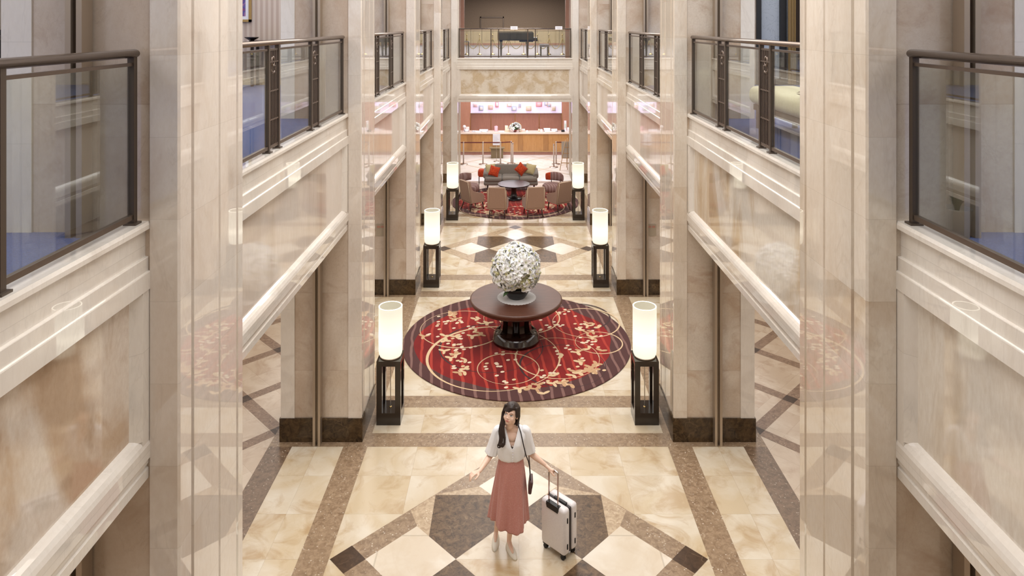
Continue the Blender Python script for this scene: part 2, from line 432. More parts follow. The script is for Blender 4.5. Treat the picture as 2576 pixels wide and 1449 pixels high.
f.mat(M['field']).box(-XO, XO, -6, 34, -.3, -.02)
struct(f.build('floor'), 'polished cream marble ground floor with brown bands and diamond inlays')

# ---- pillars (stepped pilaster profile, dark plinth, full height)
def pillar(s, n, fa, label, short):
    d = fa-n; g = .013
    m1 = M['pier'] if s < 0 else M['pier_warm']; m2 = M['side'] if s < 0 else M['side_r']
    # inner face profile (x outward from the aisle) with two shadow grooves and a corner bead
    ys = [(n, .012), (n+.015, 0), (n+.035*d, 0), (n+.04*d, .006), (n+.17*d, .006), (n+.175*d, g+.012), (n+.192*d, g+.012), (n+.197*d, 0),
          (n+.565*d, 0), (n+.572*d, g), (n+.592*d, g), (n+.6*d, .002), (n+.875*d, .002), (n+.88*d, .012), (n+.9*d, .012), (n+.905*d, 0), (fa-.012, 0), (fa, .012)]
    poly = [(s*(W+dx), y) for y, dx in ys]+[(s*2.27, fa), (s*2.27, n)]
    b = MB().mat(m1).prism(poly, .31, TOP, 'z')
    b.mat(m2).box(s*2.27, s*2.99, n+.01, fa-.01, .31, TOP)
    b.mat(M['cream']).box(s*2.99, s*3.175, n, fa, .31, TOP)
    b.mat(M['black']).box(s*2.645, s*2.685, n-.0, n+.02, .02, TOP)
    b.mat(M['plinth']).box(s*(W-.012), s*3.19, n-.012, fa+.012, 0.0, .315)
    struct(b.build('pillar'), label)
    for z0, z1, lv in ((0.0, ZB+.05, 'ground floor'), (ZU, 7.6, 'gallery')):
        if n < 0: continue
        t = thing('guide_track', f'bronze guide track, {lv} level, {short}', 'metal track', (s*2.665, n-.062, z0), 0, 'guide tracks on the pillars')
        bx('guide').box(-.052, -.018, -.045, .06, 0, z1-z0).box(-.018, -.008, .01, .06, 0, z1-z0).build('guide_post', t)
        bx('guide').box(.014, .048, -.045, .06, 0, z1-z0).box(.004, .014, .01, .06, 0, z1-z0).build('guide_post', t)
        bx('black').box(-.008, .004, .02, .06, 0, z1-z0).build('guide_slot', t)
ordn = ['pillar behind the camera', 'nearest', 'second', 'third', 'fourth']
for s, sd in ((-1, 'left'), (1, 'right')):
    for i, (n, fa) in enumerate(PN):
        pillar(s, n, fa, f'cream marble pillar, {ordn[i]} on the {sd} of the hall', f'{ordn[i]} pillar on the {sd}')

# ---- beams with sunk marble panels under each balcony
def beam(L, fig, name='beam'):
    """local: face towards +x... built along y from 0..L, face plane x=0 looking to -x"""
    b = bx('cream')
    P = lambda *pts: list(pts)
    # upper mouldings
    b.prism([(.15, ZS), (-.0, ZS), (-.008, ZS-.02), (-.008, ZS-.045), (.022, ZS-.06), (.022, ZS-.214), (.004, ZS-.216), (.002, ZS-.220), (.002, ZS-.300), (-.010, ZS-.302),
             (-.012, ZS-.308), (-.012, ZS-.41), (.05, ZS-.425), (.15, ZS-.425)], 0, L, 'y')
    # lower mouldings
    b.prism([(.15, 3.13), (.06, 3.13), (.03, 3.115), (.012, 3.10), (-.004, 3.075), (-.012, 3.05), (-.012, 2.965), (.0, 2.955), (.0, 2.93), (.012, 2.925), (.012, 2.905), (-.0, 2.90), (-.0, ZB), (.15, ZB)], 0, L, 'y')
    for y0, y1 in ((0, .09), (L-.09, L)):
        b.box(-.006, .15, y0, y1, 3.07, ZS-.40)
    # splayed frame
    for y0, d in ((.09, .05), (L-.09, -.05)):
        b.prism([(-.006, y0), (.05, y0+d), (.06, y0)], 3.10, ZS-.42, 'z')
    b.mat(M[fig]).box(.05, .14, .09, L-.09, 3.10, ZS-.42)
    return b
def place(b, m): return b.xf(m)
BY = [(.17, 4.17), (5.155, 9.19), (10.06, 14.17), (14.95, 19.1), (19.82, BACK)]
for s, sd in ((-1, 'left'), (1, 'right')):
    for i, (a, c) in enumerate(BY):
        L = c-a+.04; b = beam(L, ('figured' if i == 0 else 'figured_soft') if s < 0 else ('figured_r' if i < 2 else 'figured_soft'))
        m = Matrix.Translation((s*2.28, a-.02, 0)) @ Matrix.Diagonal((s, 1, 1, 1))
        b.xf(m)
        if s < 0: b.f = [q[::-1] for q in b.f]
        struct(b.build('beam'), f'marble beam under the {sd} balcony, bay {["beside the camera","nearest the traveller","beside the flower table","over the far floor diamond","beside the lounge"][i]}')
# far beam across the hall
b = beam(4.10, 'figured_back'); b.mat(M['cream']).box(-.0135, .15, 0, .06, ZB, 3.09).box(-.0135, .15, 4.04, 4.1, ZB, 3.09); m = Matrix.Translation((2.05, BACK, 0)) @ Matrix.Rotation(PI/2, 4, 'Z')
b.xf(m); struct(b.build('beam'), 'marble beam across the far end of the hall with a sunk panel')

# ---- upper floor slabs with blue carpet
M['carpet'] = fabric('blue_carpet', srgb(72, 96, 160), srgb(52, 74, 130), 120)
M['carpet_grey'] = fabric('grey_mauve_carpet', srgb(150, 142, 150), srgb(128, 122, 134), 90)
for s, sd in ((-1, 'left'), (1, 'right')):
    b = bx('cream').box(s*2.43, s*XO, -6, BACK+.3, 3.15, ZU-.01).mat(M['carpet']).box(s*2.43, s*XO, -6, BACK+.3, ZU-.01, ZU)
    struct(b.build('slab'), f'{sd} gallery floor laid with blue carpet')
    b = bx('cream').box(s*XO, s*(XO+.3), -6, 34, 0, TOP)
    struct(b.build('wall_'+sd), f'outer {sd} wall of the building')
    b = bx('cream').box(s*2.3, s*3.2, -6, BACK, 7.5, TOP)
    struct(b.build('wall_upper_'+sd), f'wall over the {sd} gallery openings')
    struct(bx('cream').box(s*3.2, s*XO, -6, BACK, 7.5, 7.7).build('ceiling'), f'{sd} gallery ceiling')
# balcony behind and below the camera
struct(bx('cream').box(-2.08, 2.08, -6, -1.0, 3.0, ZU-.01).mat(M['carpet']).box(-2.08, 2.08, -6, -1.0, ZU-.01, ZU).build('slab'), 'landing behind the viewpoint')
struct(bx('cream').box(-XO, XO, -6.3, -6, 0, TOP).build('wall_front'), 'end wall behind the viewpoint')
struct(bx('cream').box(-XO, XO, -6, 34, TOP, TOP+.2).build('ceiling'), 'main ceiling of the atrium')
# ---- far end: portal walls, jambs, desk room, upper landing
for s, sd in ((-1, 'left'), (1, 'right')):
    b = bx('cream').box(s*2.02, s*2.25, BACK, BACK+.25, 0.31, TOP).box(s*2.035, s*2.25, BACK+.25, BACK+.3, .31, TOP)
    b.mat(M['side']).box(s*2.25, s*XO, BACK+.02, BACK+.3, .31, TOP)
    b.mat(M['dark']).box(s*2.01, s*XO, BACK-.012, BACK+.3, 0, .31)
    struct(b.build('wall_back'), f'marble end wall {sd} of the portal')
    struct(bx('jamb').box(s*2.02, s*2.5, BACK+.3, BACK+1.35, 0, 3.2).build('pillar'), f'taupe marble jamb {sd} of the portal to the front desk')
struct(bx('cream').box(-2.5, 2.5, BACK+.3, BACK+1.35, 2.86, 3.2).build('ceiling'), 'soffit of the portal to the front desk')
struct(bx('cream').box(-2.03, 2.03, BACK, BACK+.3, 7.3, TOP).build('wall_back'), 'wall above the far upper opening')
M['redwood'] = wood('red_brown_wood_panels', srgb(172, 122, 106), srgb(184, 134, 116), .4, 1, (6, 6, 1))
M['redwood_light'] = wood('pale_red_wood', srgb(202, 148, 124), srgb(210, 158, 134), .4, 1, (6, 6, 1))
DW = 32.2
b = bx('redwood').box(-6, 6, DW, DW+.2, 0, 3.6)
b.mat(M['redwood_light']).box(-2.6, -2.06, DW-.12, DW, 0, 3.6).box(2.22, 2.9, DW-.12, DW, 0, 3.6)
b.mat(M['brass'])
for x in (-1.10, .03, 1.16, 2.22, -2.06): b.box(x-.012, x+.012, DW-.015 if abs(x) < 2 else DW-.13, DW+.0, 0, 1.42)
struct(b.build('wall_desk'), 'red-brown wood panelled wall behind the front desk')
for s in (-1, 1): struct(bx('redwood').box(s*6, s*6.2, BACK+1.35, DW+.2, 0, 3.6).build('wall_desk'), 'side wall of the front desk room')
struct(bx('cream').box(-6.2, 6.2, BACK+1.35, DW+.2, 3.6, 3.7).build('ceiling'), 'ceiling over the front desk')
for s in (-1, 1): struct(bx('side').box(s*2.5, s*6.2, BACK+1.2, BACK+1.35, 0, 3.6).build('wall_desk'), 'inner face of the portal wall')
# upper landing beyond the far balcony
M['post_wood'] = wood('brown_post_wood', srgb(138, 98, 82), srgb(150, 108, 90), .5, 1, (6, 6, 1), coat=0)
M['taupe_wall'] = fabric('taupe_wall_covering', srgb(122, 106, 90), srgb(108, 94, 80), 30, bump=.1)
M['screen_panel'] = plain('cream_screen_panels', srgb(206, 184, 148), .6, vary=.08, vs=3)
b = bx('taupe_wall').box(-7, 7, 41, 41.2, ZU, TOP); b.mat(M['screen_panel'])
for k in range(12): b.box(-3.9+k*.66, -3.9+k*.66+.64, 40.9, 41, ZU+.03, 5.3)
b.mat(M['redwood']).box(-7, 7, 40.88, 41, ZU, ZU+.12)
struct(b.build('wall_far'), 'taupe wall of the upper landing over cream panels')
b = bx('bronze_dark').box(-2.03, -.62, 40.93, 41, 5.95, 6.03).box(-2.03, -1.97, 40.93, 41, 5.3, 6.03).box(-.68, -.62, 40.93, 41, 5.3, 6.03)
b.mat(M['taupe_wall']).box(-1.97, -.68, 40.97, 41, 5.3, 5.93)
struct(b.build('door_1'), 'dark framed doorway in the taupe landing wall')
struct(bx('cream').box(-7, 7, BACK+.3, 41, 4.15, ZU-.01).mat(M['carpet_grey']).box(-7, 7, BACK+.3, 41, ZU-.01, ZU).build('slab'), 'upper landing floor with grey carpet')
struct(bx('taupe_wall').box(-7, 7, BACK+.3, 41.2, 7.5, 7.7).build('ceiling'), 'ceiling of the upper landing')
for s, sd in ((-1, 'left'), (1, 'right')):
    struct(bx('taupe_wall').box(s*7, s*7.2, BACK+.3, 41, ZU, 7.5).build('wall_landing_'+sd), f'{sd} side wall of the upper landing')
    struct(bx('post_wood').box(s*1.88, s*2.1, BACK+1.2, BACK+1.4, ZU, 7.5).build('trim_1' if s < 0 else 'trim_2'), f'red-brown wooden post {sd} of the upper landing opening')
    struct(bx('cream').box(s*2.0, s*2.5, BACK+.3, BACK+1.2, ZU, 7.5).build('pillar'), f'pale reveal {sd} of the far upper opening')
# gallery cross partitions seen over the balconies
M['wallpaper'] = NT('striped_wallpaper').m
t = NT('striped_wallpaper_taupe'); p = t.pos(); s_ = t.xyz(p)
k = t.math('FRACT', t.math('MULTIPLY', s_[0], 9.0)); t.base(t.mix(t.ramp(k, [(.42, 0.0), (.5, 1.0), (.92, 1.0), (1.0, 0.0)]), srgb(186, 166, 152), srgb(206, 190, 176))); t.set(rough=.7)
M['wallpaper'] = t.m
struct(bx('wallpaper').box(-XO, -3.6, 14.3, 14.45, ZU, 7.5).mat(M['screen_panel']).box(-XO, -3.6, 14.27, 14.3, ZU, ZU+.12).build('partition'), 'striped wallpaper partition in the left gallery')
b = bx('side_r').box(3.6, 5.0, 14.3, 14.45, ZU, 7.5).build('partition'); struct(b, 'marble partition in the right gallery')
M['frost'] = NT('etched_glass').m
t = NT('etched_blue_grey_glass'); p = t.pos(); n = t.noise(t.mapping(p, (2, 2, 1.2)), 2.2, 3, .5, 2.0)
t.base(t.mix(t.ramp(t.math('ABSOLUTE', t.math('SUBTRACT', n, .5)), [(0.0, 1.0), (.02, 0.0)]), srgb(172, 178, 184), srgb(152, 158, 164))); t.set(rough=.25); M['frost'] = t.m
b = bx('black').box(5.0, 5.1, 14.25, 14.45, ZU, 7.5).box(5.50, 5.62, 14.25, 14.45, ZU, 7.5).box(5.0, 7.3, 14.25, 14.45, ZU, ZU+.12).box(6.4, 6.5, 14.25, 14.45, ZU, 7.5).box(5.0, 7.4, 14.25, 14.45, 7.3, 7.5)
wn = b.build('window_1'); struct(wn, 'tall black framed glazed screen in the right gallery')
bx('frost').box(5.1, 5.5, 14.33, 14.36, ZU+.1, 7.3).box(5.62, 6.4, 14.33, 14.36, ZU+.1, 7.3).box(6.5, 7.4, 14.33, 14.36, ZU+.1, 7.3).build('pane', wn)
t = thing('curtain', 'gold-brown curtain beside the black framed screen on the right gallery', 'curtain', (5.62, 14.18, ZU+.02))
for m_, x0, x1 in (('gold', 0, .16), ('brown', .16, .27)):
    M.setdefault('gold', fabric('gold_curtain', srgb(150, 122, 76))); M.setdefault('brown', fabric('brown_curtain', srgb(70, 54, 42)))
    bx(m_).grid(lambda u, v, x0=x0, x1=x1: (x0+(x1-x0)*u, .02*math.sin(u*18), v*2.9), 24, 1).build('curtain_panel', t)
# near-left gallery glimpse: dark glazed screen
b = bx('black').box(-7.4, -6.3, 9.3, 9.4, ZU, ZU+1.05).box(-6.42, -6.32, 9.25, 9.4, ZU, 7.5).box(-6.9, -6.84, 9.25, 9.4, ZU, 7.5).box(-7.4, -6.3, 9.25, 9.4, 5.45, 5.52)
b.prism([(-7.4, 6.5), (-6.4, 5.75), (-6.4, 5.62), (-7.4, 6.36)], 9.24, 9.4, 'y')
wn = struct(b.build('window_2'), 'black framed screen in the left gallery at the edge of the photo')
bx('jamb').box(-7.4, -6.4, 9.41, 9.44, ZU, 7.5).build('pane', wn)

# ---- balcony railings
def railing(L, panels, name_label, inward=1):
    """local frame: runs along y 0..L at x=0, aisle side is -x; z=0 at the sill"""
    t = thing('balcony_railing', name_label, 'railing', (0, 0, 0), 0, 'bronze and glass balcony railings')
    H = 5.448-ZS
    bx('bronze_rail').prism([(.036*math.cos(a), H-.026+.026*math.sin(a)) for a in [2*PI*k/16 for k in range(16)]], 0.0, L, 'y', True).build('handrail', t)
    segs = [0.0]+[v for c in panels for v in (c-.135, c+.135)]+[L]
    r = bx('bronze'); r2 = bx('bronze')
    r.box(-.012, .012, .02, L-.02, H-.100, H-.080); r2.box(-.014, .014, .02, L-.02, .032, .062)
    r.build('top_rail', t); r2.build('bottom_rail', t)
    for y in [.02]+segs[1:-1]+[L-.02]:
        bx('bronze_dark').box(-.02, .02, y-.018, y+.018, 0, H-.03).box(-.038, .038, y-.034, y+.034, 0, .012).build('post', t)
    for k in range(0, len(segs), 2):
        a, b_ = segs[k], segs[k+1]
        if b_-a > .1: bx('glass').box(-.004, .004, a+.02, b_-.02, .06, H-.098).build('glass_panel', t)
    for c in panels:
        o = bx('bronze')
        for q in (-.078, -.039, 0, .039, .078): o.box(-.013, .013, c+q-.0065, c+q+.0065, .06, H-.25 if abs(q) < .05 else H-.098)
        for q in (-.02, .02): o.box(-.01, .01, c+q-.004, c+q+.004, H-.20, H-.098)
        for z in (.30, .57, H-.205): o.box(-.016, .016, c-.118, c+.118, z-.006, z+.006)
        ob = o.build('ornament_panel', t)
        rr = bx('bronze')
        rr.tube([(0, c+.034*math.cos(a), H-.205+.042*math.sin(a)) for a in [2*PI*k/20 for k in range(20)]], .014, 8, True)
        rr.tube([(0, c+.075*math.cos(a), H-.225+.085*math.sin(a)) for a in [PI+.1+(PI-.2)*k/14 for k in range(15)]], [.004+.012*math.sin(PI*k/14) for k in range(15)], 8)
        rr.build('ring', ob)
    return t
desc = ['beside the viewpoint', 'over the traveller', 'over the flower table', 'over the far floor diamond', 'nearest the far landing']
for s, sd in ((-1, 'left'), (1, 'right')):
    for i, (a, c) in enumerate(BY):
        L = c-a-.09; mid = L/2; off = .06 if i == 0 else 0
        t = railing(L, [mid-.675+off, mid+.675+off], f'bronze and glass railing of the {sd} balcony, {desc[i]}')
        t.location = (s*2.34, a+.045, ZS)
        if s > 0: t.rotation_euler = (0, 0, 0)
t = railing(3.98, [1.4, 2.7], 'bronze and glass railing across the far end balcony')
t.location = (1.99, BACK+.06, ZS); t.rotation_euler = (0, 0, PI/2)
for o in list(t.children):
    if o.name.startswith('ornament_panel'):
        for c_ in list(o.children): bpy.data.objects.remove(c_)
        bpy.data.objects.remove(o)
for c0, c1 in ((1.285, 1.515), (2.585, 2.815)): bx('glass').box(-.004, .004, c0, c1, .06, 5.448-ZS-.098).build('glass_panel', t)
# small notice cards on the far railing
M['card'] = plain('white_card', srgb(236, 234, 240), .5); M['card_ink'] = plain('grey_print', srgb(170, 166, 176), .6)
for x, lb in ((-.03, 'white notice card clipped on the far railing above the piano'), (1.55, 'white notice card at the end of the far railing')):
    t = thing('notice_card', lb, 'notice', (x, BACK+.01, 5.40))
    bx('card').box(-.125, .125, 0, .012, 0, .115).build('card', t)
    bx('card_ink').box(-.09, .09, -.002, .0, .065, .075).box(-.07, .07, -.002, .0, .035, .042).build('print', t)
# switch plates on the third pillars
for s, sd in ((-1, 'left'), (1, 'right')):
    t = thing('switch_plate', f'small metal switch plate low on the third {sd} pillar', 'switch', (s*2.80, 14.172, 1.36))
    bx('jamb').box(-.09, .09, -.012, 0, -.14, .10).build('plate', t)
    for q in (-.04, .04): bx('redwood').box(q-.03, q+.03, -.018, -.012, .03, .07).build('switch', t)
# ================================================================ FURNISHINGS
# ---- round rugs
def rug_mat(rot):
    t = NT('red_striped_rug'); t.set(rough=.95, spec=.1, sheen=.15); p = t.mapping(t.pos(), (1, 1, 1), (0, 0, 0), (0, 0, rot)); s = t.xyz(p)
    wob = t.math('MULTIPLY', t.math('SUBTRACT', t.noise(p, 1.3, 2), .5), .16)
    st = t.math('FRACT', t.math('DIVIDE', t.math('ADD', s[0], t.math('ADD', wob, t.math('MULTIPLY', s[1], .10))), .168))
    sm = t.ramp(st, [(.0, 1.0), (.22, 1.0), (.26, 0.0), (.97, 0.0), (1.0, 1.0)])
    wd = t.ramp(t.noise(p, 7, 2), [(.3, 0.0), (.5, 1.0)])
    ex = t.math('DIVIDE', t.math('SUBTRACT', s[0], -.02), 1.74); ey = t.math('DIVIDE', t.math('SUBTRACT', s[1], -.04), 1.60)
    r2 = t.math('ADD', t.math('MULTIPLY', ex, ex), t.math('MULTIPLY', ey, ey))
    r2 = t.math('ADD', r2, t.math('MULTIPLY', t.math('SUBTRACT', t.noise(p, .9, 1), .5), .35))
    inside = t.math('LESS_THAN', r2, 1.0)
    dk = t.ramp(t.noise(p, 1.0, 2), [(.35, 0.0), (.6, 1.0)])
    red = t.mix(dk, srgb(112, 16, 18), srgb(146, 28, 26)); redl = srgb(184, 62, 48)
    inn = t.mix(t.math('MULTIPLY', sm, .85), red, redl)
    out = t.mix(t.math('MULTIPLY', sm, .8), srgb(84, 52, 50), srgb(142, 106, 98))
    c = t.mix(inside, out, inn)
    c = t.mix(t.math('MULTIPLY', t.noise(p, 180, 2), .25), c, srgb(40, 14, 14))
    t.base(c); t.bump(t.noise(p, 260, 2), .3, .003)
    return t.m
M['rug_cream'] = fabric('cream_rug_wool', srgb(222, 194, 156), srgb(204, 174, 134)); M['rug_dark'] = fabric('dark_maroon_wool', srgb(58, 28, 30)); M['rug_pale'] = fabric('pale_rug_wool', srgb(232, 214, 190), srgb(214, 190, 160))
M['rug_orange'] = fabric('pale_orange_wool', srgb(206, 164, 122))
def make_rug(label, cy, rot, rings, darks, clusters, seed):
    zc = [0.0]; rnd = random.Random(seed); m = rug_mat(rot); b = MB().mat(m)
    b.lathe([(1.99, 0), (2.0, .004), (1.998, .010), (1.985, .012)], seg=96)
    def ring(cx, cy_, r, w, mt, z, a0=0, a1=2*PI, rx=1.0):
        n = 72; b.mat(M[mt]); vs = []; F = []
        for i in range(n+1):
            a = a0+(a1-a0)*i/n; wv = w*(.6+.4*math.sin(a*1.3+cx*5)+.12)
            for rr in (r-wv/2, r+wv/2): vs.append((cx+rr*rx*math.cos(a), cy_+rr*math.sin(a), z))
        for i in range(n): F.append([2*i, 2*i+1, 2*i+3, 2*i+2])
        b.add(vs, F)
    def blob(x, y, rx, ry, a, mt, z):
        if x*x+y*y > 1.9**2: return
        n = 14; b.mat(M[mt]); ca, sa = math.cos(a), math.sin(a)
        pts = []
        for k in range(n):
            th = 2*PI*k/n; q = 1+.12*math.sin(2*th+a*3); u, v = rx*q*math.cos(th), ry*q*math.sin(th)
            pts.append((x+u*ca-v*sa, y+u*sa+v*ca))
        zc[0] += 4e-6; b.flat(pts, z+zc[0])
    for i, (x, y, r, w) in enumerate(darks): ring(x, y, r, w, 'rug_dark', .0124)
    for i, (x, y, r, w) in enumerate(rings): ring(x, y, r, w, 'rug_cream', .0128+.0001*i)
    for x, y, n, kind in clusters:
        for k in range(n):
            px, py = x+rnd.gauss(0, .13), y+rnd.gauss(0, .13)
            if kind == 'd': blob(px, py, .033, .03, 0, rnd.choice(['rug_pale', 'rug_pale', 'rug_cream']), .0136)
            else:
                a = rnd.random()*PI; mt = rnd.choice(['rug_cream', 'rug_cream', 'rug_orange'])
                for q in range(rnd.choice((2, 3))):
                    th = a+q*2.1; blob(px+.05*math.cos(th), py+.05*math.sin(th), .062, .026+.012*rnd.random(), th, mt, .0134+.0001*q)
    o = b.build('rug', loc=(0, cy, .003)); tag(o, label, 'rug', 'round red rugs'); return o
RC = 12.15
dots = [(-1.30, .75, 12, 'd'), (-.98, .55, 8, 'd'), (-1.02, -.35, 12, 'd'), (-.9, -1.0, 8, 'd'), (-.45, -.95, 8, 'd'), (-.2, -.7, 6, 'd'), (-.1, -1.3, 6, 'd'), (.55, -1.3, 8, 'd'), (1.0, -.9, 6, 'd'), (1.25, -.1, 10, 'd'),
        (1.3, .5, 10, 'd'), (.7, .55, 10, 'd'), (.95, 1.15, 6, 'd'), (.5, .95, 5, 'd'), (.85, -.35, 7, 'd'), (-1.0, .05, 8, 'd'), (.35, .3, 5, 'd'), (1.35, -1.1, 8, 'd'), (-1.5, .2, 4, 'd')]
pet = [(-1.15, .9, 4, 'p'), (-.65, .75, 4, 'p'), (-1.35, .05, 4, 'p'), (-1.05, -.5, 4, 'p'), (-.8, .15, 4, 'p'), (-.85, -.95, 4, 'p'), (1.3, .2, 5, 'p'), (1.4, .55, 3, 'p'), (1.1, -.55, 6, 'p'), (1.2, -.95, 7, 'p'), (.55, -1.45, 5, 'p'), (.2, -1.6, 3, 'p'), (.9, -1.25, 5, 'p')]
make_rug('round red and brown rug with cream curls under the flower table', RC, 0.0,
         [(-.39, -.62, 1.11, .045), (-1.0, .43, .76, .026), (-.14, -1.03, .5, .022), (.68, -.66, .70, .024), (1.44, -.13, .41, .022), (1.30, .68, .62, .024), (.1, .9, .72, .024)],
         [(-.44, -.28, .89, .03), (.75, -.92, .70, .03), (1.2, .95, .58, .03)], dots+pet, 5)
make_rug('round red and brown rug under the lounge chairs and sofa', 21.6, 0.0,
         [(.39, -.62, 1.11, .045), (1.0, .43, .76, .026), (.14, -1.13, .5, .022), (-.98, -.86, .70, .024), (-1.44, -.13, .41, .022), (-.2, .68, .9, .024)],
         [(.44, -.28, .89, .022), (-.75, -.92, .70, .022)], [(-x, y, n, k) for x, y, n, k in dots+pet], 9)

# ---- standing lamps: glowing cylinder on an open black plinth
t = NT('glowing_lamp_shade'); p = t.pos(); s = t.xyz(p)
g = t.ramp(t.math('ABSOLUTE', t.math('DIVIDE', t.math('SUBTRACT', s[2], 1.17), .36)), [(0.0, 1.0), (.25, .66), (1.0, .48)])
t.base((.18, .17, .13)); t.put(t.b.inputs['Emission Color'], (1, .94, .76, 1)); t.put(t.b.inputs['Emission Strength'], t.math('MULTIPLY', g, 1.75)); t.set(rough=.35)
M['shade'] = t.m
M['shade_in'] = emit('glowing_shade_inside', srgb(236, 226, 200), .5); M['shade_in'].node_tree.nodes['Principled BSDF'].inputs['Base Color'].default_value = (.25, .23, .18, 1); M['rim'] = emit('glowing_shade_rim', (1, .95, .8), 1.5)
lampz = [(4.74, 'beside the viewpoint'), (9.73, 'in front of the flower table'), (14.72, 'behind the flower table'), (19.70, 'beside the lounge chairs')]
def make_lamp():
    t = thing('floor_lamp', 'x', 'lamp')
    h = .168; L = bx('lacquer')
    L.box(-h, h, -h, h, .0, .165)
    for sx in (-1, 1):
        for sy in (-1, 1): L.box(sx*h, sx*(h-.076), sy*h, sy*(h-.076), .165, .82)
    L.box(-h, h, -h, h, .815, .885); L.build('plinth', t)
    bx('steel').box(-.006, .006, -.006, .006, .165, .815).build('rod', t)
    bx('brass').lathe([(.022, .165), (.02, .172), (.001, .174)], seg=16).build('foot_light', t)
    bx('guide').lathe([(.15, .885), (.15, .9), (.145, .905)], seg=40).build('collar', t)
    b = bx('shade'); b.lathe([(.148, .905), (.160, .93), (.166, .96), (.168, 1.0), (.168, 1.595)], seg=48, caps=False)
    b.mat(M['rim']).lathe([(.168, 1.595), (.166, 1.598), (.153, 1.598), (.151, 1.594)], seg=48, caps=False)
    sh = b.build('lamp_shade', t)
    bx('shade_in').lathe([(.151, 1.594), (.150, 1.50), (.150, 1.49)], seg=48, caps=False).lathe([(.150, 1.49), (.001, 1.49)], seg=48, caps=False).build('diffuser', sh)
    return t
lamp0 = None
for s, sd in ((-1, 'left'), (1, 'right')):
    for i, (y, d) in enumerate(lampz):
        lb = f'cylindrical lamp on black plinth, {sd} side, {d}'
        loc = (s*1.80+(.005 if s > 0 else 0), y, .004)
        if lamp0 is None: lamp0 = make_lamp(); lamp0.location = loc; lamp0['label'] = lb; lamp0['group'] = 'cylindrical lamps on black plinths'
        else: dup(lamp0, loc, 0, lb)

# ---- central table with flowers
M['walnut'] = wood('red_walnut', srgb(78, 46, 34), srgb(96, 60, 46), .42, 1, (1.2, 9, 9), coat=0)
M['walnut_dark'] = wood('dark_walnut_gloss', srgb(30, 16, 12), srgb(44, 24, 17), .14, 1, (6, 6, 1), coat=.6)
TY = 12.12
t = thing('round_table', 'large round walnut pedestal table in the middle of the near red rug', 'table', (-.01, TY, .0195))
bx('walnut').lathe([(.60, .655), (.775, .66), (.79, .672), (.79, .695), (.805, .702), (.812, .715), (.812, .735), (.80, .746), (.79, .748)], seg=96).build('tabletop', t)
bx('walnut_dark').lathe([(.66, .60), (.74, .63), (.765, .657), (.6, .657)], seg=64).build('apron', t)
ped = bx('walnut_dark').lathe([(.42, 0), (.42, .05), (.40, .065), (.40, .11), (.37, .13), (.36, .16), (.20, .17), (.17, .2), (.17, .60)], seg=48)
ped.build('pedestal', t)
for k in range(8):
    a = 2*PI*k/8+.39
    b = bx('walnut_dark').prism([(.15, .16), (.33, .16), (.28, .22), (.26, .34), (.27, .46), (.33, .56), (.40, .61), (.15, .61)], -.045, .045, 'y')
    b.xf(Matrix.Rotation(a, 4, 'Z')); b.build('bracket', t)
TT = .748+.0195
M['lace'] = plain('white_lace', srgb(222, 220, 220), .9, bump=.5, bs=60)
b = bx('lace'); n = 36*6; vs = [(0, 0, .003)]; F = []
for k in range(n):
    a = 2*PI*k/n; r = .335+.012*abs(math.sin(a*18)); vs.append((r*math.cos(a), r*math.sin(a), .003))
for k in range(n): F.append([0, 1+k, 1+(k+1) % n])
b.add(vs, F)
b.add([(v[0], v[1], 0) for v in vs], [q[::-1] for q in F]); b.add([(v[0], v[1], z) for z in (0, .003) for v in vs[1:]], [[k, (k+1) % n, n+(k+1) % n, n+k] for k in range(n)])
o = b.build('doily', loc=(0, TY, TT)); tag(o, 'white lace doily with scalloped edge under the flower bowl', 'doily')
M['vase'] = plain('black_ceramic', srgb(26, 24, 24), .3)
M['petal'] = plain('white_petal', (.97, .97, .97), .7, spec=.2); M['petal'].node_tree.nodes['Principled BSDF'].inputs['Subsurface Weight'].default_value = .35; M['petal'].node_tree.nodes['Principled BSDF'].inputs['Subsurface Radius'].default_value = (.02, .02, .018); M['petal'].node_tree.nodes['Principled BSDF'].inputs['Subsurface Scale'].default_value = 1.0; M['petal2'] = plain('cream_petal', srgb(232, 226, 186), .6, vary=.08, vs=30)
M['leaf'] = plain('green_leaf', srgb(66, 92, 54), .5, vary=.2, vs=20); M['leafd'] = plain('dark_stem', srgb(52, 58, 40), .6); M['stamen'] = plain('pale_green_flower_centre', srgb(206, 206, 130), .7)
fa_ = thing('flower_arrangement', 'big ball of white lilies and cream roses in black bowl on the round table', 'flowers', (0, TY, TT+.0035))
bx('vase').lathe([(.12, 0), (.15, .008), (.19, .06), (.222, .12), (.238, .19), (.232, .20), (.2, .19), (.15, .1)], seg=40).build('bowl', fa_)
FC = Vector((0, 0, 1.265-TT)); FR = .40
bx('petal2').ball(FC, .34, 24, 16).build('pale_filler', fa_)  # filler ball; its cream colour lightens the shaded gaps between the flowers
def lily_mesh():
    b = bx('petal')
    for k in range(6):
        a = 2*PI*k/6; L = .078 if k % 2 else .072; wd = .029 if k % 2 else .023
        def fn(u, v, a=a, L=L, wd=wd, k=k):
            r = u*L; ww = wd*math.sin(PI*min(1, .12+u*.88)**.8); x = r; y = (v-.5)*2*ww
            z = .05*(u**.6)-.055*u*u+.010*abs(2*v-1)+(.004 if k % 2 else 0)-.02
            return Vector((x*math.cos(a)-y*math.sin(a), x*math.sin(a)+y*math.cos(a), z))
        b.grid(fn, 6, 4)
    b.mat(M['stamen'])
    for k in range(5):
        a = 2*PI*k/5; b.tube([(0, 0, -.01), (.006*math.cos(a), .006*math.sin(a), .015), (.014*math.cos(a), .014*math.sin(a), .034)], .0016, 5)
    return b
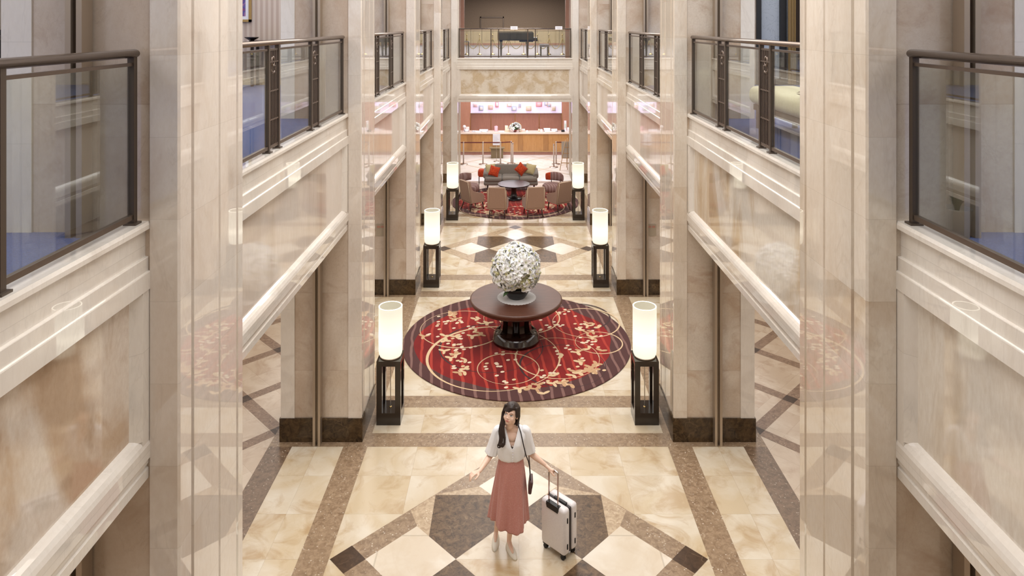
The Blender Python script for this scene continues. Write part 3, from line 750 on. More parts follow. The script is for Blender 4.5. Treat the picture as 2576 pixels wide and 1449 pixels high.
def rose_mesh():
    b = bx('petal2')
    for L in range(3):
        for k in range(5):
            a = 2*PI*k/5+L*.6; R = .014+.010*L
            def fn(u, v, a=a, R=R, L=L):
                th = a+(u-.5)*1.7; r = R*(.55+.6*v**.7); z = -.012+.038*v-.008*L-.01*v*v*(L)
                return Vector((r*math.cos(th), r*math.sin(th), z))
            b.grid(fn, 5, 4)
    b.ball((0, 0, .004), .014, 8, 6)
    return b
rnd = random.Random(3)
lm = lily_mesh().mesh('lily'); rm = rose_mesh().mesh('rose')
rest = MB(); LB = lily_mesh()
pts = []; N = 230; ga = PI*(3-math.sqrt(5))
for i in range(N):
    z = 1-1.63*(i+.5)/N; r = math.sqrt(1-z*z); th = ga*i
    pts.append(Vector((r*math.cos(th), r*math.sin(th), z)))
ordp = sorted(pts, key=lambda v: v.y-.25*v.z)
nl = nr = 0
for i, d in enumerate(ordp):
    d = (d+Vector((rnd.gauss(0, .04), rnd.gauss(0, .04), rnd.gauss(0, .04)))).normalized()
    P = FC+d*(FR+rnd.uniform(-.035, .03)); tilt = (d+Vector((rnd.gauss(0, .25), rnd.gauss(0, .25), rnd.gauss(0, .25)))).normalized()
    R = tilt.to_track_quat('Z', 'Y').to_matrix() @ Matrix.Rotation(rnd.random()*6, 3, 'Z')
    rose = rnd.random() < (.24 if d.z < .25 else .06)
    sc_ = rnd.uniform(1.1, 1.4)
    if rose and nr < 30:
        o = bpy.data.objects.new('rose', rm); nr += 1
    elif nl < 98:
        o = bpy.data.objects.new('lily', lm); nl += 1
    else:
        mt = Matrix.Translation(P) @ R.to_4x4() @ Matrix.Scale(sc_, 4); rest.mat(M['petal'])
        rest.add([mt @ Vector(v) for v in LB.v], LB.f, True); continue
    col.objects.link(o); o.parent = fa_; o.location = P; o.rotation_euler = R.to_euler(); o.scale = (sc_,)*3
ro = rest.build('lilies', fa_); ro['kind'] = 'stuff'
lf = bx('leaf')
for a, zz in ((-2.2, -.33), (2.6, -.3), (.4, -.33)):
    o_ = Vector((math.cos(a), math.sin(a), 0)); side = Vector((-o_.y, o_.x, 0))
    lf.grid(lambda u, v: FC+o_*(.22+.18*u)+Vector((0, 0, zz-.06*u*u+.02))+side*(v-.5)*.075*math.sin(PI*min(1, u+.03)), 6, 2)
for a, b_ in ((.35, .1), (.9, -.15), (-1.2, .25)):
    q = Vector((math.sin(a)*.8, -math.cos(a), b_)).normalized(); lf.mat(M['leafd']).tube([FC+q*.33, FC+q*.41, FC+q*.43+Vector((.05, 0, .03))], .006, 6)
lf.build('leaves', fa_)

# ---- lounge group
M['tan_fab'] = fabric('tan_weave_upholstery', srgb(172, 140, 120), srgb(144, 114, 98)); M['stripe_fab'] = NT('mauve_striped').m
t = NT('mauve_striped_upholstery'); p = t.pos(); s = t.xyz(p); k = t.math('FRACT', t.math('MULTIPLY', t.math('ADD', s[0], s[1]), 9.0))
t.base(t.mix(t.ramp(k, [(.0, 0.0), (.4, 0.0), (.5, 1.0), (.9, 1.0), (1.0, 0.0)]), srgb(128, 98, 92), srgb(150, 124, 120))); t.set(rough=.9, spec=.2); M['stripe_fab'] = t.m
M['grey_fab'] = fabric('grey_tweed', srgb(142, 132, 122), srgb(108, 100, 92), 160); M['orange_fab'] = fabric('orange_velvet', srgb(196, 74, 34), srgb(158, 48, 20), 24); M['sand_fab'] = fabric('sand_linen', srgb(196, 182, 140), srgb(176, 160, 118), 60)
M['dkleg'] = wood('dark_leg_wood', srgb(52, 30, 22), srgb(66, 40, 30), .35)
def leg(t, x, y, z, dx, dy, r=.022, m='dkleg'):
    bx(m).tube([(x, y, z), (x+dx, y+dy, .0)], [r, r*.6], 8).build('leg', t)
def armchair():
    """front towards -y ... local: back at +y"""
    t = thing('armchair', 'x', 'armchair')
    b = bx('tan_fab')
    b.prism([(.20, .26), (.255, .27), (.345, .86), (.335, .885), (.27, .885), (.25, .87), (.16, .40)], -.235, .235, 'x'); b.build('backrest', t)
    b = bx('tan_fab'); b.box(-.235, .235, -.26, .24, .22, .32); b.rbox((0, -.03, .37), (.44, .50, .13), .05, 4); b.build('seat', t)
    for sx in (-1, 1):
        b = bx('tan_fab'); b.prism([(-.16, .24), (.24, .24), (.335, .82), (.28, .80), (.20, .60), (.02, .545), (-.14, .50), (-.22, .40)], sx*.235, sx*.285, 'x'); b.build('armrest', t)
    b = bx('rug_pale')
    for sx in (-1, 1): b.tube([(sx*.26, .25, .24), (sx*.245, .35, .87)], .006, 6)
    b.tube([(-.245, .35, .885), (.245, .35, .885)], .006, 6); b.build('piping', t)
    for x, y, dx, dy in ((-.2, -.2, -.02, -.03), (.2, -.2, .02, -.03), (-.2, .2, -.03, .07), (.2, .2, .03, .07)): leg(t, x, y, .24, dx, dy, .024)
    return t
LT = Vector((0, 21.75, 0)); ZR = .0195
chairs = [((-1.27, 20.72), -.92, 'tan upholstered armchair, leftmost of the four with backs to the hall'), ((-.50, 19.98), -.10, 'tan upholstered armchair, second from the left of the four with backs to the hall'),
          ((.52, 20.02), .22, 'tan upholstered armchair, third from the left of the four with backs to the hall'), ((1.30, 20.62), .62, 'tan upholstered armchair, rightmost of the four with backs to the hall')]
a0 = None
for (x, y), rz, lb in chairs:
    if a0 is None: a0 = armchair(); o = a0; a0['group'] = 'tan armchairs of the lounge'
    else: o = dup(a0)
    o.location = (x, y, ZR); o.rotation_euler = (0, 0, PI+rz); o['label'] = lb
def lounge_chair(accent=False):
    t = thing('lounge_chair', 'x', 'chair')
    b = bx('stripe_fab'); b.lathe([(.27, .20), (.31, .22), (.325, .30), (.32, .37), (.28, .42), (.18, .445), (.001, .45)], seg=32, sx=1.0, sy=.95); b.build('seat', t)
    b = bx('stripe_fab')
    def arc(a, r, z): return Vector((r*math.sin(a), r*math.cos(a)*.95+.03, z))
    A0, A1 = (-1.1, 1.1)
    def sec(u, v, a0, a1):
        a = a0+(a1-a0)*u; th = 2*PI*v; hh = .14*(1-.25*(abs(a)/1.1)**2)
        return arc(a, .33+.03*math.cos(th), .60+hh*math.sin(th))
    if accent:
        b.grid(lambda u, v: sec(u, v, A0+.5, A1), 20, 12); b.mat(M['orange_fab']).grid(lambda u, v: sec(u, v, A0, A0+.5), 8, 12)
    else: b.grid(lambda u, v: sec(u, v, A0, A1), 26, 12)
    for a in (A0, A1):
        b.mat(M['orange_fab'] if accent and a < 0 else M['stripe_fab'])
        q = [sec(0 if a < 0 else 1, k/12, A0, A1) for k in range(12)]; b.add(q, [list(range(12))])
    b.build('backrest', t)
    for a in (-.5, .5): bx('dkleg').tube([arc(a, .33, .50), arc(a, .30, .30)], .014, 6).build('back_post', t)
    for x, y in ((-.2, -.2), (.2, -.2), (-.2, .2), (.2, .2)): leg(t, x, y, .24, x*.25, y*.25)
    return t
a = lounge_chair(True); a.location = (1.20, 22.1, ZR); a.rotation_euler = (0, 0, -.45); a['label'] = 'low mauve striped lounge chair with part orange back, right of the grey sofa'
b2 = lounge_chair(False); b2.location = (-1.46, 22.05, ZR); b2.rotation_euler = (0, 0, .95); b2['label'] = 'low mauve striped lounge chair left of the grey sofa'
b3 = thing('stool', 'small orange upholstered stool behind the left arm of the grey sofa', 'stool', (-1.14, 23.95, .0), 0)
b = bx('orange_fab'); b.rbox((0, 0, .40), (.30, .34, .26), .08, 4); b.build('seat', b3)
for x, y in ((-.11, -.12), (.11, -.12), (-.11, .12), (.11, .12)): leg(b3, x, y, .34, 0, 0, .014)
# sofa
t = thing('sofa', 'grey tweed three seat sofa with rolled arms facing the coffee table', 'sofa', (-.14, 23.12, ZR))
b = bx('grey_fab'); b.rbox((0, .30, .56), (1.46, .18, .46), .05, 4, Matrix.Rotation(-.12, 3, 'X')); b.build('backrest', t)
b = bx('grey_fab'); b.rbox((0, 0.0, .27), (1.80, .70, .14), .05, 3)
b.build('frame', t)
for k in range(3): bx('grey_fab').rbox((-.585+.585*k, -.05, .40), (.58, .64, .17), .07, 5).build('seat_cushion', t)
for sx in (-1, 1):
    b = bx('grey_fab'); b.tube([(sx*.84, -.28, .50), (sx*.84, -.1, .53), (sx*.83, .3, .60)], [.085, .09, .09], 14); b.rbox((sx*.82, .02, .40), (.12, .62, .24), .04, 3); b.build('armrest', t)
for x, y in ((-.78, -.27), (.78, -.27), (-.78, .27), (.78, .27)): leg(t, x, y, .22, 0, 0, .026)
M['cush'] = 0
def cushion(label, loc, mt, rx, ry, rz, s=.34):
    b = bx(mt)
    def fn(sgn):
        def g(u, v):
            a, c = 2*u-1, 2*v-1; k = (1-a*a)*(1-c*c); pin = 1-.10*(1-abs(a*c))*0 - .08*(1-abs(a))*abs(c)-.08*(1-abs(c))*abs(a)
            return Vector((a*s/2*pin, sgn*(.005+.075*k**.5), c*s/2*pin))
        return g
    b.grid(fn(1), 12, 12); b.grid(fn(-1), 12, 12)
    o = b.build('cushion', loc=loc); o.rotation_euler = (rx, ry, rz); tag(o, label, 'cushion', 'cushions on the grey sofa'); return o
cushion('orange velvet cushion on the left of the grey sofa, in front of the sand cushion', (-.69, 22.90, .68), 'orange_fab', -.45, .25, -.15)
cushion('sand coloured cushion against the left arm of the grey sofa', (-.82, 23.13, .70), 'sand_fab', -.35, -.05, .25)
cushion('orange velvet cushion on the right of the grey sofa, standing on its corner', (.20, 22.97, .735), 'orange_fab', -.4, .75, 0)
cushion('sand coloured cushion against the right arm of the grey sofa', (.52, 23.10, .71), 'sand_fab', -.35, .2, -.2)
# coffee table
M['gloss_black'] = plain('black_gloss_lacquer', srgb(34, 27, 28), .3, coat=.15)
t = thing('coffee_table', 'round glossy black coffee table amid the lounge chairs', 'table', (-.04, 21.85, ZR))
bx('gloss_black').lathe([(.46, .455), (.51, .46), (.52, .475), (.515, .49), (.505, .492)], seg=64).build('tabletop', t)
bx('gloss_black').lathe([(.26, 0), (.26, .03), (.22, .045), (.10, .06), (.085, .2), (.09, .40), (.16, .455)], seg=32).build('pedestal', t)

# ---- front desk and queue posts
M['honey'] = wood('honey_veneer', srgb(172, 122, 70), srgb(190, 140, 86), .25, 1, (7, 7, 1)); M['honey_d'] = wood('honey_veneer_dark', srgb(152, 106, 62), srgb(168, 120, 72), .25, 1, (7, 7, 1))
M['counter'] = plain('pale_stone_counter', srgb(228, 210, 196), .12, vary=.05, vs=4)
t = thing('reception_desk', 'long honey wood reception desk with pale stone top and gold kick line', 'desk', (0, 29.27, .0))
bx('redwood').box(-3.4, 3.4, .05, .9, 0, .15).build('toe_kick', t)
b = bx('honey').box(-3.4, 3.4, .0, .9, .17, .90); b.build('body', t)
for k in range(6): bx('honey_d').box(-3.1+k*1.08, -3.1+k*1.08+.22, -.012, .0, .17, .90).build('front_panel', t)
bx('brass').box(-3.4, 3.4, -.02, .0, .15, .175).build('kick_strip', t)
bx('counter').box(-3.4, 3.4, -.04, .62, .90, .96).build('countertop', t)
# luminous display niche
t = NT('luminous_niche_panel'); p = t.pos(); s = t.xyz(p)
st = t.noise(t.mapping(p, (.6, 1, 9)), 1.5, 2); lo = t.ramp(s[2], [(0.0, 0.0), (1.0, 1.0)])
c = t.mix(t.math('LESS_THAN', s[2], 2.05), srgb(250, 240, 250), srgb(226, 214, 244)); c = t.mix(t.math('MULTIPLY', st, .3), c, srgb(240, 206, 230))
t.base(c); t.put(t.b.inputs['Emission Color'], c); t.b.inputs['Emission Strength'].default_value = .66; M['niche'] = t.m
t = thing('light_panel', 'glowing pink-white display panel on the wall behind the reception desk', 'light panel', (0, DW, 0))
bx('niche').box(-2.05, 2.21, -.05, 0, 1.43, 3.3).build('panel', t)
bx('card').box(-2.07, 2.23, -.10, 0, 1.41, 1.44).build('frame', t)
def pxw(x, y, D): return ((x-1291)/1725*D-.06, 5.6-(y-60)/1725*D)
cols = dict(pink=srgb(248, 206, 216), blue=srgb(196, 208, 234), white=srgb(248, 242, 248), sand=srgb(236, 220, 196), rose=srgb(246, 178, 192), peach=srgb(250, 220, 212), green=srgb(206, 222, 210))
for k, c in cols.items(): M['d_'+k] = plain('display_'+k, c, .5)
disp = [(1196, 265, 12, 10, 'white', 'pink'), (1210, 272, 12, 14, 'blue', 'white'), (1234, 270, 13, 12, 'sand', 'pink'), (1250, 262, 9, 17, 'rose', 'white'), (1281, 264, 12, 10, 'peach', 'white'), (1293, 273, 13, 13, 'blue', 'white'),
        (1307, 264, 8, 14, 'white', 'blue'), (1330, 273, 14, 13, 'sand', 'peach'), (1356, 262, 16, 14, 'rose', 'pink'), (1374, 260, 9, 12, 'blue', 'white'), (1381, 265, 11, 9, 'peach', 'blue'), (1392, 273, 13, 14, 'white', 'sand')]
wd = ['tilted white and pink', 'tall blue', 'sand coloured', 'upright rose', 'peach and white', 'pale blue round edged', 'narrow white', 'large sand', 'rose pink', 'small blue', 'small peach', 'white and sand']
for (x, y, w_, h_, c1, c2), nm in zip(disp, wd):
    X, Z = pxw(x, y, 32.0); k = 32/1725
    t = thing('display_box', f'{nm} box mounted on the glowing panel behind the desk', 'display box', (X, DW-.05, Z), 0, 'boxes on the glowing display panel')
    bx('d_'+c1).rbox((0, -.09, 0), (w_*k, .16, h_*k), .02, 2).build('box', t); bx('d_'+c2).rbox((.01, -.185, -.01), (w_*k*.6, .03, h_*k*.55), .01, 2).build('front_panel', t)
# things on the counter  (x px, width px, height px, depth, colour, name, cat, label)
CZ = .96
items = [(1168, 8, 14, .1, 'd_white', 'desk_lamp', 'lamp', 'small white desk lamp at the left end of the counter'),
         (1175, 12, 7, .3, 'd_white', 'document_tray', 'tray', 'white document tray beside the white desk lamp'), (1176, 10, 10, .16, 'd_peach', 'leaflet_box', 'box', 'peach leaflet box behind the white document tray'),
         (1193, 15, 2.5, .25, 'card', 'open_book', 'book', 'open white book on the counter, left end'), (1217, 26, 5, .2, 'card', 'document_tray', 'tray', 'long low white tray left of the pink box'),
         (1202, 16, 1.6, .22, 'card', 'brochure', 'brochure', 'flat white brochure in front of the long low tray'), (1218, 12, 1.6, .2, 'd_peach', 'brochure', 'brochure', 'flat peach brochure in front of the long low tray'),
         (1248, 10, 12, .12, 'd_rose', 'gift_box', 'box', 'pink gift box with ribbon on the counter'), (1262, 14, 2, .25, 'card', 'brochure', 'brochure', 'flat white brochure between the pink box and the sand boxes'),
         (1274, 9, 14, .15, 'd_sand', 'carton', 'box', 'tall sand coloured carton left of the flowers'), (1279, 12, 6, .15, 'd_sand', 'carton', 'box', 'low sand coloured carton beside the flower pot'),
         (1316, 11, 6, .15, 'd_peach', 'leaflet_box', 'box', 'peach leaflet box right of the flower pot'), (1309, 8, 4, .15, 'd_sand', 'basket', 'basket', 'small sand basket right of the flower pot'),
         (1326, 5, 3, .1, 'card', 'bell', 'bell', 'small white bell on the counter'), (1356, 6, 6, .12, 'd_sand', 'paper_cup', 'cup', 'sand cup left of the right hand trays'), (1362, 7, 6, .12, 'card', 'tissue_box', 'box', 'white tissue box beside the sand cup'),
         (1376, 20, 7, .2, 'card', 'document_tray', 'tray', 'long white tray right of the tissue box'), (1394, 18, 6, .2, 'card', 'document_tray', 'tray', 'long white tray left of the tall white sign'),
         (1384, 32, 1.8, .2, 'd_peach', 'brochure', 'brochure', 'wide peach mat on the right of the counter'), (1416, 10, 4, .2, 'black', 'card_reader', 'card reader', 'black card reader before the tall white sign'),
         (1422, 7, 26, .08, 'card', 'sign', 'sign', 'tall white standing sign on the right of the counter'), (1431, 10, 9, .2, 'd_white', 'leaflet_box', 'box', 'white leaflet box at the right end of the counter')]
for i, (x, w_, h_, d_, mt, nm, ct, lb) in enumerate(items):
    D = 29.5+(.12 if h_ > 6 else 0)+.04*(i % 3)
    if nm == 'brochure': D = 29.40
    X = (x-1291)/1725*D-.06; k = D/1725; W_, H_ = w_*k, h_*k; W_ *= .82
    if nm == 'desk_lamp':
        t = thing(nm, lb, ct, (X, D, CZ)); bx(mt).lathe([(.06, 0), (.06, .015), (.02, .02), (.018, .16)], seg=16).build('base', t); bx(mt).lathe([(.03, .15), (.065, .17), (.07, .22), (.04, .26), (.001, .265)], seg=20).build('lamp_shade', t); continue
    if nm in ('paper_cup', 'bell', 'basket'):
        pr = {'paper_cup': [(.03, 0), (.04, H_)], 'bell': [(.045, 0), (.04, .02), (.02, H_), (.005, H_+.01)], 'basket': [(.05, 0), (.07, H_), (.06, H_), (.045, .01)]}[nm]
        o = bx(mt).lathe(pr, seg=20).build(nm, loc=(X, D, CZ)); tag(o, lb, ct); continue
    if nm == 'open_book':
        b = bx(mt)
        for sx in (-1, 1): b.grid(lambda u, v, sx=sx: Vector((sx*u*W_/2, (v-.5)*d_, .006+.03*math.sin(PI*min(1, u*1.1))**.7*(1-u*.6))), 8, 1)
        b.box(-W_/2, W_/2, -d_/2, d_/2, 0, .006); o = b.build(nm, loc=(X, D, CZ)); tag(o, lb, ct); continue
    if nm == 'document_tray':
        t = thing(nm, lb, ct, (X, D, CZ)); b = bx(mt).box(-W_/2, W_/2, -d_/2, d_/2, 0, .01)
        b.box(-W_/2, W_/2, d_/2-.01, d_/2, 0, H_).box(-W_/2, -W_/2+.01, -d_/2, d_/2, 0, H_).box(W_/2-.01, W_/2, -d_/2, d_/2, 0, H_).box(-W_/2, W_/2, -d_/2, -d_/2+.01, 0, H_*.6).build('tray', t)
        bx('card').box(-W_/2+.015, W_/2-.015, -d_/2+.015, d_/2-.015, .012, H_*.75).build('papers', t); continue
    if nm == 'gift_box':
        t = thing(nm, lb, ct, (X, D, CZ)); bx(mt).rbox((0, 0, H_/2), (W_, d_, H_), .01, 2).build('box', t); b = bx('d_pink').box(-.012, .012, -d_/2-.003, d_/2+.003, 0, H_+.003)
        for sx in (-1, 1): b.tube([(0, 0, H_), (sx*.03, 0, H_+.035), (sx*.05, 0, H_+.015), (0, 0, H_+.004)], .007, 6)
        b.build('ribbon', t); continue
    if nm == 'sign':
        t = thing(nm, lb, ct, (X, D, CZ)); bx('card').box(-W_/2, W_/2, -.012, .012, .0, H_).build('board', t); bx('card').box(-.07, .07, -.05, .05, 0, .012).build('base', t)
        bx('d_green').box(-W_*.3, W_*.3, -.015, -.012, H_*.3, H_*.72).build('print', t); continue
    o = bx(mt).rbox((0, 0, H_/2), (W_, d_, H_), .006, 2).build(nm, loc=(X, D, CZ+.0005)); tag(o, lb, ct)
    o['group'] = 'items on the reception counter'
t = thing('potted_flowers', 'white flowers in a dark red pot on the reception counter', 'flowers', (.02, 29.42, CZ))
M['redpot'] = plain('dark_red_pot', srgb(120, 48, 40), .3)
bx('redpot').lathe([(.055, 0), (.075, .07), (.08, .10), (.07, .10), (.06, .06)], seg=20).build('pot', t)
b = bx('leaf').ball((0, 0, .16), .07, 12, 8)
b.mat(M['leaf'])
rnd = random.Random(12); heads = []
for k in range(34):
    a = rnd.random()*2*PI; e = rnd.uniform(.15, 1.4); d = Vector((math.cos(a)*math.cos(e)*1.1, math.sin(a)*math.cos(e)*.6, math.sin(e)*1.05)); P = Vector((0, 0, .12))+d*rnd.uniform(.2, .27)
    heads.append((P, d)); b.tube([(0, 0, .1), P], .005, 4)
for k in range(7):
    a = PI*k/6; P = Vector((math.cos(a)*.33, 0, .16+.16*math.sin(a))); b.tube([(0, 0, .1), P*.9], [.02, .004], 4)
b.build('leaves', t)
for P, d in heads:
    o = bpy.data.objects.new('flower', lm); col.objects.link(o); o.parent = t; o.location = P; o.rotation_euler = d.to_track_quat('Z', 'Y').to_euler(); o.scale = (1.3,)*3

M['post_steel'] = plain('satin_steel_post', srgb(188, 172, 160), .3, .85); M['belt'] = plain('dark_red_belt', srgb(112, 52, 50), .7)
def queue_post():
    t = thing('queue_post', 'x', 'queue post', (0, 0, 0), 0, 'steel queue posts before the desk')
    bx('post_steel').lathe([(.17, 0), (.17, .008), (.12, .02), (.03, .03)], seg=32).build('base', t)
    bx('post_steel').lathe([(.026, .02), (.026, .83), (.032, .835), (.032, .89), (.026, .90)], seg=20).build('post', t)
    return t
posts = [(1166, 27.35, 'leftmost of the row before the desk'), (1215, 27.35, 'second from left in the row before the desk'), (1259, 27.35, 'next to the white sign stand'), (1286, 27.5, 'at the inner end of the belt, rear of two'),
         (1290, 27.1, 'at the inner end of the belt, front of two'), (1393, 26.8, 'right hand pair, front one'), (1399, 27.4, 'right hand pair, rear one')]
q0 = None; PP = []
for x, D, lb in posts:
    X = (x-1291)/1725*D-.06; PP.append((X, D)); lb = 'steel queue post, '+lb
    if q0 is None: q0 = queue_post(); q0.location = (X, D, 0); q0['label'] = lb
    else: dup(q0, (X, D, 0), 0, lb)
def belt(a, b_, lb, z=.865):
    A = Vector((a[0], a[1], z)); B = Vector((b_[0], b_[1], z)); d = (B-A).normalized(); n = Vector((-d.y, d.x, 0))*.003
    A = A+d*.033; B = B-d*.033; b = bx('belt'); h = Vector((0, 0, .022))
    vs = [A-n-h, B-n-h, B+n-h, A+n-h, A-n+h, B-n+h, B+n+h, A+n+h]
    b.add(vs, [(0, 3, 2, 1), (4, 5, 6, 7), (0, 1, 5, 4), (1, 2, 6, 5), (2, 3, 7, 6), (3, 0, 4, 7)]); o = b.build('queue_belt'); tag(o, lb, 'queue belt', 'dark red queue belts')
belt((-2.7, 27.35), PP[0], 'dark red belt running out of sight left of the leftmost queue post')
belt(PP[0], PP[1], 'dark red belt between the two leftmost queue posts'); belt(PP[1], PP[2], 'dark red belt passing behind the white sign stand'); belt(PP[2], PP[3], 'dark red belt right of the white sign stand')
belt(PP[3], PP[4], 'short dark red belt joining the inner pair of queue posts'); belt(PP[6], (3.1, 27.6), 'dark red belt running behind the easel on the right')
M['olive'] = plain('olive_brown_laminate', srgb(120, 102, 72), .5, vary=.1)
t = thing('side_table', 'low olive-brown table in front of the reception desk', 'table', ((1250.5-1291)/1725*28.7-.06, 28.7, 0))
bx('olive').box(-.31, .31, -.2, .2, .40, .43).build('tabletop', t); bx('olive').box(-.25, .25, -.16, .16, 0, .40).build('base', t)
t = thing('sign_stand', 'white notice board on a thin stand in front of the desk', 'sign', ((1249-1291)/1725*27.9-.06, 27.9, 0))
bx('card').box(-.15, .15, -.01, .01, .66, 1.12).build('board', t); bx('post_steel').tube([(0, .012, .01), (0, .012, .70)], .008, 8).build('pole', t); bx('post_steel').lathe([(.12, 0), (.12, .01), (.02, .014)], seg=24).build('base', t)
b = bx('card_ink')
for k in range(6): b.box(-.11, .11-.04*(k % 3), -.0115, -.010, .74+k*.05, .748+k*.05)
b.build('print', t)
# easel
M['easelw'] = wood('pale_easel_wood', srgb(186, 150, 106), srgb(164, 128, 88), .5)
t = thing('easel', 'wooden easel holding a grey board at the right of the portal', 'easel', (2.02, 26.3, 0))
for A, B in (((-.30, -.12, 0), (-.06, .08, 1.15)), ((.30, -.12, 0), (.06, .08, 1.15)), ((0, .45, 0), (0, .08, 1.2)), ((0, -.1, .02), (0, .075, 1.22))): bx('easelw').tube([A, B], .014, 6).build('leg', t)
b = bx('easelw')
for z, w_ in ((.25, .50), (.44, .40), (.62, .34), (.85, .24)): b.box(-w_/2, w_/2, -.02+z*.02, .0+z*.02, z, z+.025)
b.build('crossbar', t)
M['greyboard'] = plain('grey_board', srgb(186, 176, 166), .7)
o = bx('greyboard').box(-.22, .46, .10, .115, .42, 1.07).build('display_board', loc=(2.02, 26.3, 0)); tag(o, 'grey board standing behind the wooden easel', 'board')

# ---- upper landing: piano, bench, stanchions and ropes
M['piano'] = plain('black_piano_lacquer', srgb(34, 36, 38), .12, coat=.5)
t = thing('grand_piano', 'black grand piano behind the far balcony railing', 'piano', (-.02, 26.9, ZU))
out = [(-.62, -.05), (-.66, .25), (-.60, .55), (-.35, .78), (0, .82), (.35, .82), (.72, .82), (.72, -.22), (.2, -.24), (-.25, -.18)]
b = bx('piano').prism(out, .62, .92, 'z').prism([(x*1.01, y*1.01) for x, y in out], .935, .96, 'z'); b.build('body', t)
bx('piano').box(.20, .74, -.22, .82, .56, .64).build('keybed', t); bx('piano').box(.72, .90, -.20, .80, .60, .72).build('key_slip', t)
bx('card').box(.74, .89, -.14, .74, .72, .735).build('keyboard', t)
bx('piano').box(.70, .76, -.2, .8, .72, .93).build('fallboard', t)
for x, y in ((-.52, .25), (.52, -.05), (.52, .66)): bx('piano').tube([(x, y, .62), (x, y, .5), (x, y, .05)], [.07, .055, .035], 10).lathe([(.02, 0), (.03, .03), (.02, .05)], (x, y, 0), 10).build('leg', t)
t = thing('piano_bench', 'dark cushioned bench at the keyboard end of the piano', 'bench', (1.17, 27.0, ZU))
bx('carpet_grey').rbox((0, .1, .42), (.36, .70, .10), .02, 2).build('seat', t)
for x, y in ((-.14, -.2), (.14, -.2), (-.14, .4), (.14, .4)): bx('piano').box(x-.02, x+.02, y-.02, y+.02, 0, .38).build('leg', t)
M['goldrope'] = fabric('gold_rope', srgb(206, 184, 122), srgb(178, 152, 92), 80)
def stanchion():
    t = thing('rope_stanchion', 'x', 'stanchion', (0, 0, 0), 0, 'brass stanchions on the landing')
    bx('brass').lathe([(.10, 0), (.10, .01), (.05, .05), (.018, .07)], seg=24).build('base', t); bx('brass').lathe([(.013, .05), (.013, .78), (.02, .79), (.013, .80)], seg=12).build('post', t); bx('brass').ball((0, 0, .825), .026, 12, 8).build('finial', t)
    return t
sx_ = [1174, 1206, 1239, 1279, 1317.5, 1352, 1381, 1415]; pos_ = ['leftmost', 'second from the left', 'third from the left, left of the piano', 'fourth from the left, behind the piano', 'fifth from the left, behind the piano', 'third from the right, at the piano bench', 'second from the right', 'rightmost']
q0 = None; XS = []
for x, lb in zip(sx_, pos_):
    X = (x-1291)/1725*28.1-.06; XS.append(X); lb = 'brass rope stanchion behind the far railing, '+lb
    if q0 is None: q0 = stanchion(); q0.location = (X, 28.1, ZU); q0['label'] = lb
    else: dup(q0, (X, 28.1, ZU), 0, lb)
XS2 = [XS[0]-.55]+XS+[XS[-1]+.5]
nmr = ['leaving the leftmost stanchion to the left', 'between the first and second stanchions', 'between the second and third stanchions', 'hanging left of the piano leg', 'behind the piano body', 'under the piano keyboard end', 'behind the piano bench', 'between the two rightmost stanchions', 'leaving the rightmost stanchion to the right']
nmr = ['leaving the leftmost stanchion to the left', 'between the two leftmost stanchions', 'between the second and third stanchions from the left', 'hanging beside the tail of the piano', 'low behind the piano body', 'under the keyboard end of the piano', 'behind the piano bench', 'between the two rightmost stanchions', 'leaving the rightmost stanchion to the right']
for k in range(9):
    A, B = XS2[k], XS2[k+1]; sag = .43
    o = bx('goldrope').tube([(A+(B-A)*u+(.015 if u == 0 else 0), 28.1, ZU+.68-sag*(1-(2*u-1)**2)) for u in [i/14 for i in range(15)]], .014, 6).build('rope'); tag(o, 'gold rope '+nmr[k], 'rope', 'gold ropes between the stanchions')
t = thing('side_table', 'small grey stand at the left edge of the far landing', 'table', (-2.0, 27.2, ZU))
bx('carpet_grey').box(-.2, .2, -.15, .15, .55, .58).build('tabletop', t)
for x in (-.17, .17):
    for y in (-.12, .12): bx('bronze_dark').box(x-.015, x+.015, y-.015, y+.015, 0, .55).build('leg', t)
M['planter'] = plain('white_planter', srgb(226, 224, 220), .4)
t = thing('potted_plant', 'white planter seen mirrored in the glass of the right balcony', 'plant', (-6.85, 17.9, .002))
bx('planter').lathe([(.22, 0), (.27, .05), (.34, .75), (.36, .80), (.33, .80), (.30, .70)], seg=32).build('planter', t)
b = bx('leaf'); rnd = random.Random(2)
for k in range(26):
    a = rnd.random()*6.28; L = rnd.uniform(.5, 1.0); dr = Vector((math.cos(a), math.sin(a), 0)); sd_ = Vector((-dr.y, dr.x, 0))
    b.grid(lambda u, v: dr*(.05+.45*u*u*L)+Vector((0, 0, .7+L*(u-.35*u*u)))+sd_*(v-.5)*.07*math.sin(PI*min(1, u*.9+.1)), 8, 2)
b.build('leaves', t)
# ---- gallery pieces
t = thing('console_table', 'dark console table against the striped wallpaper of the left gallery', 'table', (-4.85, 14.05, ZU))
bx('lacquer').box(-.55, .55, -.18, .18, .88, .93).build('tabletop', t)
for x in (-.5, .5):
    for y in (-.15, .15): bx('lacquer').box(x-.025, x+.025, y-.025, y+.025, 0, .88).build('leg', t)
b = bx('lacquer').lathe([(.05, 0), (.06, .01), (.13, .05), (.15, .07), (.14, .07), (.05, .02)], seg=24).build('bowl', loc=(-5.40, 14.0, ZU+.93)); tag(b, 'dark shallow bowl on the gallery console table', 'bowl')
M['art'] = NT('abstract_art').m; t = NT('abstract_picture'); p = t.pos(); n = t.noise(p, 4, 3, .6, 1.0); t.base(t.ramp(n, [(.3, srgb(170, 60, 60)), (.48, srgb(70, 80, 150)), (.6, srgb(190, 120, 150)), (.75, srgb(60, 50, 90))])); M['art'] = t.m
t = thing('framed_picture', 'gilt framed colourful abstract picture on the striped gallery wall', 'picture', (-5.83, 14.29, 5.64))
